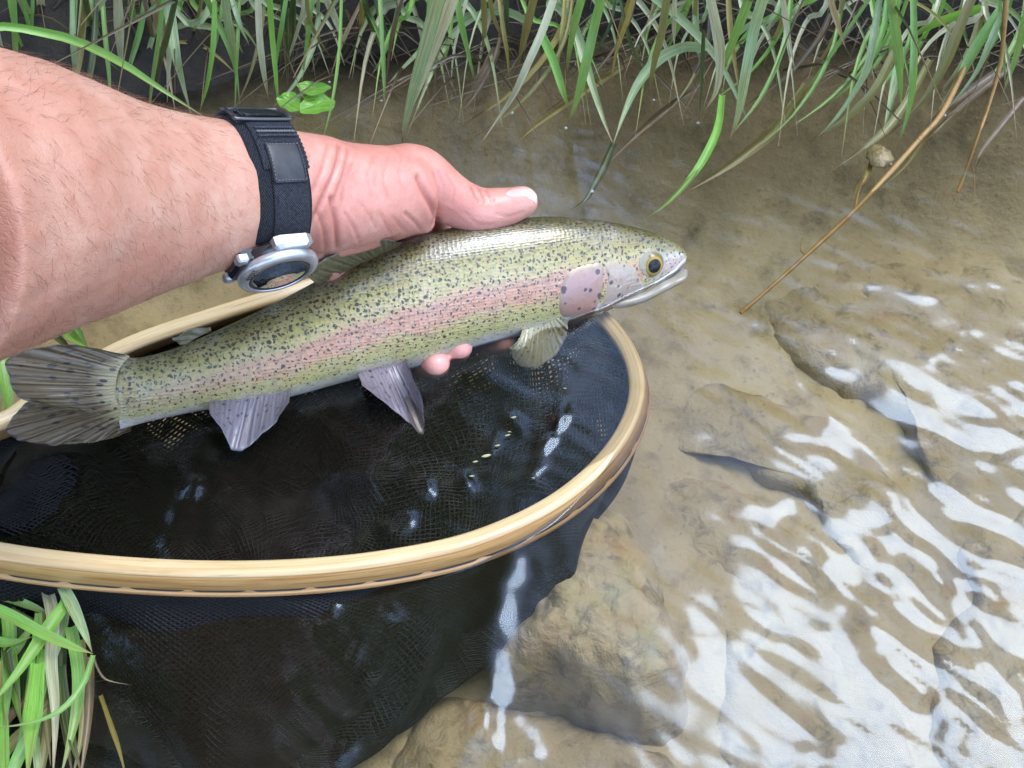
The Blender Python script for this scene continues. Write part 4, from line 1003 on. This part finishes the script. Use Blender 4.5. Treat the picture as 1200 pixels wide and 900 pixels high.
# left side and lower left clumps
tl = tuft(5, 450, 'short bright sedge clump left of the trout tail', 'sedge clumps on the near bank')
for wpx, mt, z0, z1, path in [(12, 'l', .03, .01, [(2, 405), (6, 440), (10, 470), (6, 505)]), (9, 'g', .03, .01, [(-8, 410), (-4, 450), (2, 490)]), (10, 'l', .03, .0, [(62, 372), (78, 388), (92, 400), (110, 414)]),
                              (9, 'g', .02, .0, [(80, 372), (92, 392), (104, 412)]), (5, 'y', .01, 0, [(40, 388), (60, 394), (85, 402)]), (8, 'd', .02, 0, [(50, 380), (70, 398), (84, 412)])]:
    hero(tl, path, wpx, mt, z0, z1)
tb = tuft(40, 820, 'glossy bright sedge clump in the bottom left corner', 'sedge clumps on the near bank')
for wpx, mt, z0, z1, path in [(12, 'b', .022, .020, [(74, 688), (86, 712), (97, 737), (108, 764)]), (12, 'l', .034, .022, [(-20, 708), (10, 720), (50, 742), (85, 758), (109, 766)]), (13, 'l', .020, .030, [(79, 704), (52, 742), (22, 786), (-14, 830)]),
    (13, 'w', .012, .020, [(55, 690), (62, 725), (60, 775), (65, 835), (62, 915)]), (17, 'l', .022, .030, [(44, 778), (40, 825), (36, 865), (32, 915)]), (6, 'g', .024, .034, [(109, 768), (98, 800), (74, 830), (40, 846), (-10, 854)]),
    (13, 'g', .012, .016, [(83, 735), (92, 790), (88, 842), (70, 915)]), (8, 'n', .008, .008, [(106, 770), (104, 840), (94, 915)]), (12, 'g', .014, .010, [(-20, 668), (5, 682), (30, 692), (52, 702)]), (10, 'g', .012, .008, [(-20, 690), (10, 700), (40, 712), (62, 722)]),
    (9, 'l', .016, .012, [(-20, 740), (0, 752), (18, 752), (38, 746)]), (11, 'd', .006, .006, [(-20, 700), (20, 722), (60, 742), (85, 760)]), (12, 'o', .010, .010, [(-10, 905), (15, 870), (40, 845), (60, 815)]), (9, 'n', .008, .006, [(-10, 860), (20, 830), (45, 800)]),
    (12, 'g', .018, .02, [(10, 915), (25, 880), (38, 855), (55, 830)]), (5, 'y', -.002, -.004, [(118, 815), (130, 850), (140, 880), (150, 920)]), (2.2, 'n', .022, .01, [(109, 768), (116, 786), (126, 797), (154, 803)]), (12, 'd', .004, .004, [(20, 700), (30, 780), (28, 850), (20, 915)]),
    (10, 'd', .004, .004, [(75, 720), (72, 790), (76, 850), (86, 915)]), (10, 'g', .010, .012, [(-15, 790), (10, 770), (30, 745), (48, 715)]), (9, 'o', .008, .008, [(95, 750), (99, 800), (96, 860), (84, 915)]), (11, 'd', .003, .003, [(0, 650), (20, 740), (10, 830), (0, 915)]),
    (10, 'n', .002, .003, [(45, 700), (50, 780), (46, 850), (50, 915)])]:
    hero(tb, path, wpx, mt, z0, z1, twist=random.uniform(-.25, .25))
rg = random.Random(31)
for k in range(16):
    x0 = rg.uniform(-10, 80); y0 = rg.uniform(690, 830); dx = rg.uniform(-45, 25); L = rg.uniform(110, 200)
    hero(tb, [(x0, y0), (x0 + dx * .2, y0 + L * .35), (x0 + dx * .55, y0 + L * .7), (x0 + dx, y0 + L)], rg.uniform(7, 13), rg.choice('glgoldby'), rg.uniform(.004, .02), rg.uniform(.004, .02), twist=rg.uniform(-.4, .4))

# dense dark growth on the bank behind (one mass)
V, F, A = [], [], []
rg = random.Random(9)
for k in range(2600):
    x = rg.uniform(-1.5, 1.5); y = rg.uniform(.85, 1.9) if rg.random() < .8 else rg.uniform(.70, .85)
    z = bed_z(x, y); h = rg.uniform(.15, .5) * (.28 if y < .85 else (.5 if y < 1.15 else 1)); a = rg.uniform(0, 6.28); lean = rg.uniform(.05, .25)
    dx, dy = math.cos(a) * lean, math.sin(a) * lean - .08
    b = [Vector((x, y, z - .02)), Vector((x + dx * .15, y + dy * .15, z + h * .5)), Vector((x + dx * .6, y + dy * .6, z + h * .85)), Vector((x + dx * 1.2, y + dy * 1.2, z + h * .8))]
    v, f, at_ = blade_geo(b, rg.uniform(.004, .009), n=6, twist=rg.uniform(-1, 1), face=Vector((math.cos(a + 1.5), math.sin(a + 1.5), .3)), seed=k)
    o0 = len(V); V += v; F += [tuple(i + o0 for i in q) for q in f]; A += at_
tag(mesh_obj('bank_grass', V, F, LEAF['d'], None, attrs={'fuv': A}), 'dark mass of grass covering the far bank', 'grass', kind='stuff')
V, F, A = [], [], []
for k in range(620):
    x = rg.uniform(-.7, .75); y = rg.uniform(.615, .80)
    z = max(0, bed_z(x, y)) ; a = rg.uniform(0, 6.28); L = rg.uniform(.06, .18)
    b = [Vector((x, y, z + .002)), Vector((x + math.cos(a) * L * .3, y + math.sin(a) * L * .25, z + rg.uniform(.01, .03))), Vector((x + math.cos(a) * L - .02, y + math.sin(a) * L * .5 - .04, z + rg.uniform(0, .012)))]
    v, f, at_ = blade_geo(b, rg.uniform(.0010, .0026), n=7, twist=rg.uniform(-1, 1), seed=k)
    o0 = len(V); V += v; F += [tuple(i + o0 for i in q) for q in f]; A += at_
tag(mesh_obj('dead_grass', V, F, LEAF['k'], None, attrs={'fuv': A}), 'tangle of brown dead grass at the water edge', 'grass', kind='stuff')

# ------------------------------------------------------------------ small things on the water
m_stem = M('orange_stem'); o_ = m_stem.obj(); m_stem = m_stem.pbr(m_stem.ramp(m_stem.noise(o_, 70, 4, .7), [(.3, (.20, .10, .03)), (.5, (.34, .19, .055)), (.7, (.26, .20, .07))]), .5, m_stem.bump(m_stem.noise(o_, 400, 2), .4, .0006))
def stem(path, r0, r1, label, forks=()):
    pts = [Vector(p) for p in spline([tuple(W(x, y, z)) for x, y, z in path], 26)]
    root = tag(empty('plant_stem', pts[-1]), label, 'stem', 'bare stems dipping into the stream')
    v, f = tube(pts, [lerp(r0, r1, i / 25) * (1 + .18 * math.exp(-(((i % 7) - 3) / 1.0) ** 2)) for i in range(26)], 8); mesh_obj('stalk', v, f, m_stem, root)
    for fp, r in forks:
        q = [Vector(p) for p in spline([tuple(W(x, y, z)) for x, y, z in fp], 10)]
        v, f = tube(q, [r * (1 - .6 * i / 9) for i in range(10)], 6); mesh_obj('rootlet', v, f, m_stem, root)
stem([(1140, 60, .03), (1105, 130, .012), (1080, 160, .006), (1040, 205, .0), (1000, 248, -.002), (955, 290, -.004), (905, 335, -.008), (868, 367, -.014)], .0022, .0012,
     'long orange brown stem lying on the water toward the tan slab', [([(1002, 245, -.002), (1006, 225, -.001), (1015, 205, 0)], .0012), ([(945, 300, -.004), (938, 292, -.004), (940, 280, -.004)], .0007)])
stem([(1180, -20, .09), (1177, 30, .06), (1172, 75, .03), (1158, 125, .006), (1146, 160, -.003), (1134, 195, -.010), (1122, 225, -.018)], .0019, .0010,
     'yellow orange stem dipping into the water near the right edge', [([(1134, 195, -.010), (1128, 215, -.016), (1118, 240, -.022)], .0006), ([(1138, 185, -.008), (1142, 215, -.014), (1140, 240, -.02)], .0006), ([(1130, 205, -.012), (1112, 222, -.018), (1106, 236, -.02)], .0005)])
# brown lump of debris caught on the stem
p = W(1031, 183, .004); V = []
for i in range(14):
    th = math.pi * i / 13
    for k in range(20):
        a = 2 * math.pi * k / 20; d = Vector((math.sin(th) * math.cos(a), math.sin(th) * math.sin(a) * 1.25, math.cos(th) * .5))
        V.append(p + d * (.0090 * (1 + .30 * fbm(d.x * 2.2, d.y * 2.2, d.z * 2.2 + 3, 3))))
m_deb = M('wet_debris'); o_ = m_deb.obj(); m_deb = m_deb.pbr(m_deb.ramp(m_deb.noise(o_, 260, 4, .7), [(.3, (.12, .085, .03)), (.6, (.25, .19, .08))]), .45, m_deb.bump(m_deb.noise(o_, 500, 3), .6, .001))
tag(mesh_obj('debris_lump', V, grid_faces(14, 20, False, True), m_deb, origin=p), 'soggy brown lump of debris caught on the long stem', 'debris')
# small plant with rounded leaflets
pl = tag(empty('small_plant', W(352, 112, .004)), 'small plant with three round green leaflets beside the watch strap', 'plant')
for (cx, cy, rx, ry, rot, z) in [(367, 103, 19, 8, 2, .016), (371, 122, 21, 12, -8, .013), (339, 119, 14, 11, 25, .014)]:
    V = []; A = []
    for r in range(7):
        for k in range(36):
            a = 2 * math.pi * k / 36; t = max(r / 6, .001)
            lob = 1 + .10 * math.sin(a * 3 + cx) + .05 * math.sin(a * 7 + cy)
            x = math.cos(a) * rx * t * lob; y = math.sin(a) * ry * t * lob; ca, sa = math.cos(R(rot)), math.sin(R(rot))
            V.append(W(cx + x * ca - y * sa, cy + x * sa + y * ca, z + .003 * t * t - .0025 * abs(math.sin(a)) * 0 + .0012 * math.sin(a * 4) * t)); A.append((math.sin(a) * t, .3, 2.5))
    mesh_obj('leaflet', V, grid_faces(7, 36, False, True), LEAF['l'], pl, attrs={'fuv': A})
for a, b in (((352, 112), (340, 116)), ((352, 112), (364, 106)), ((352, 112), (366, 119)), ((350, 135), (352, 112))):
    v, f = tube([W(*a, .003), W((a[0] + b[0]) / 2, (a[1] + b[1]) / 2, .005), W(*b, .006)], .0006, 6); mesh_obj('stalk', v, f, LEAF['g'], pl)

# ------------------------------------------------------------------ meniscus where the water climbs the fish and the hoop
def meniscus(rows, name, w=.0030, rise=.0016, label='bright rim of water climbing the flank of the trout'):
    V = []
    for i, (p, o_) in enumerate(rows):
        fd = min(1, i / 14, (len(rows) - 1 - i) / 14) * (.75 + .35 * nz(i * .21, 3.3))
        for k in range(6):
            t = k / 5; V.append(p + o_ * (w * fd * t - .0004) + Vector((0, 0, rise * fd * (1 - t) ** 2.2 + .0003)))
    o = mesh_obj(name, V, grid_faces(len(rows), 6), MAT_WATER); tag(o, label, kind='structure'); return o
rows = []
for i in range(0, NS - 3):
    prev = None
    for k in range(60):
        ph = R(88 - k * 176 / 59); e, zc = math.sin(ph), math.cos(ph); q = FC[i] + FH[i] * e; p = f3(q[0], q[1], FWD[i] * zc)
        if prev is not None and prev.z > 0 >= p.z:
            nrm = (fey * (e / max(1e-6, np.linalg.norm(FH[i]))) + fez * (zc / max(1e-6, FWD[i]))); nrm.z = 0
            rows.append((prev.lerp(p, prev.z / (prev.z - p.z)), nrm.normalized())); break
        prev = p
if len(rows) > 3: meniscus(rows, 'water_edge', .0030, .0016)
rows = []
for i in range(NR):
    t, o_, u_ = rim_frame(i)
    c = rim[i] + o_ * hw
    if abs(c.z) < .0095 and proj(c)[1] > 560:
        k = -c.z / u_.z; oh = Vector((o_.x, o_.y, 0)).normalized(); rows.append((c + u_ * k, oh))
if len(rows) > 3: meniscus(rows, 'water_edge', .0032, .0016, 'bright rim of water along the outside of the hoop')

# ------------------------------------------------------------------ unseen trees, added to close off parts of the sky in reflections
m_bark = M('bark'); o_ = m_bark.obj(); m_bark = m_bark.pbr(m_bark.ramp(m_bark.noise(o_, 20, 5, .7), [(.3, (.05, .04, .03)), (.7, (.16, .13, .10))]), .8, m_bark.bump(m_bark.noise(o_, 60, 4), .8, .01))
def unseen_tree(base, top, box, label, nl, seed):
    base = Vector(base); top = Vector(top); rg = random.Random(seed)
    tree = tag(empty('unseen_tree', base), label, 'tree', 'unseen trees closing off the sky')
    parts = [tube([Vector(p) for p in spline([tuple(base - Vector((0, 0, .3))), tuple(base.lerp(top, .35) + Vector((-.05, .05, 0))), tuple(base.lerp(top, .7)), tuple(top)], 14)], [lerp(.13, .05, i / 13) for i in range(14)], 10)]
    tips = []
    for k in range(16):
        a = base.lerp(top, rg.uniform(.3, .9)); b = Vector((rg.uniform(*box[0]), rg.uniform(*box[1]), rg.uniform(*box[2])))
        parts.append(tube([Vector(p) for p in spline([tuple(a), tuple(a.lerp(b, .5) + Vector((0, 0, .2))), tuple(b)], 8)], [lerp(.045, .008, i / 7) for i in range(8)], 6)); tips += [b, a.lerp(b, .6) + Vector((0, 0, .15)), a.lerp(b, .8)]
    v, f = join(parts); mesh_obj('trunk', v, f, m_bark, tree)
    V, F, A = [], [], []
    for k in range(nl):
        c = rg.choice(tips); p = c + Vector((rg.gauss(0, .28), rg.gauss(0, .28), rg.gauss(0, .2)))
        d = Vector((rg.gauss(0, 1), rg.gauss(0, 1), rg.gauss(0, .5))).normalized(); sd_ = d.cross(Vector((0, 0, 1)) + Vector((rg.gauss(0, .4), rg.gauss(0, .4), 0))).normalized(); L = rg.uniform(.06, .12)
        o0 = len(V); V += [p, p + d * L * .5 + sd_ * L * .32, p + d * L, p + d * L * .5 - sd_ * L * .32]; F.append((o0, o0 + 1, o0 + 2, o0 + 3)); A += [(0, .2, k), (1, .4, k), (0, .7, k), (-1, .4, k)]
    tag(mesh_obj('crown', V, F, LEAF['g'], tree, attrs={'fuv': A}), kind='stuff')
unseen_tree((-1.5, 2.0, .4), (-1.1, 1.7, 2.8), ((-2.2, -.02), (.45, 2.2), (1.3, 2.5)), 'unseen leafy tree closing off the sky over the far left bank', 13000, 21)
unseen_tree((1.9, 3.2, .4), (1.7, 3.0, 3.2), ((.2, 2.8), (2.2, 3.6), (1.0, 3.2)), 'unseen leafy tree closing off the sky beyond the far bank on the right', 7000, 23)
unseen_tree((-1.3, -2.2, .1), (-1.1, -2.0, 3.0), ((-2.8, 1.4), (-3.2, -1.0), (.7, 3.0)), 'unseen leafy tree added behind the viewer to block open sky', 7500, 22)  # added out of view to cut the sky veil on fish and hand

# ------------------------------------------------------------------ beads of water at the blade tips and flecks in the net
def blob(p, r, n=6, m=8, sq=.7):
    V = [p + Vector((math.sin(math.pi * i / n) * math.cos(2 * math.pi * k / m) * r, math.sin(math.pi * i / n) * math.sin(2 * math.pi * k / m) * r, math.cos(math.pi * i / n) * r * sq)) for i in range(n + 1) for k in range(m)]
    return V, grid_faces(n + 1, m, False, True)
m_bead = M('water_bead'); m_bead = m_bead.pbr((.55, .56, .57), .06, Coat_Weight=1.0, Coat_Roughness=.02, Alpha=.45)
beads = [(447, 118), (386, 96), (600, 132), (663, 150), (694, 224), (941, 118), (818, 144), (766, 117), (1055, 138), (712, 42), (1107, 135), (1044, 192), (538, 50), (585, 52), (1102, 92), (1094, 102)]
v, f = join([blob(W(x, y, .001), random.uniform(.0010, .0017)) for x, y in beads])
tag(mesh_obj('water_beads', v, f, m_bead), 'tiny bright water beads where blades touch the stream', 'water beads', kind='stuff')
m_fleck = M('plant_fleck'); m_fleck = m_fleck.pbr((.42, .40, .20), .5)
fl = [(602, 489, 3), (570, 534, 5), (583, 522, 3), (595, 510, 3), (557, 541, 3), (625, 560, 2), (597, 506, 2), (553, 558, 3), (662, 455, 2)]
parts = []
for x, y, r in fl:
    r *= .75
    V = []
    for i in range(5):
        t = i / 4 * 2 - 1; ww = math.sqrt(max(0, 1 - t * t)) * .45
        V += [W(x + t * r * 1.6, y - ww * r + t * r * .3 * math.sin(x), .0022), W(x + t * r * 1.6, y + t * r * .3 * math.sin(x), .0030), W(x + t * r * 1.6, y + ww * r + t * r * .3 * math.sin(x), .0022)]
    parts.append((V, grid_faces(5, 3)))
v, f = join(parts); tag(mesh_obj('plant_flecks', v, f, m_fleck), 'pale plant flecks floating on the water inside the hoop', 'plant flecks', kind='stuff')
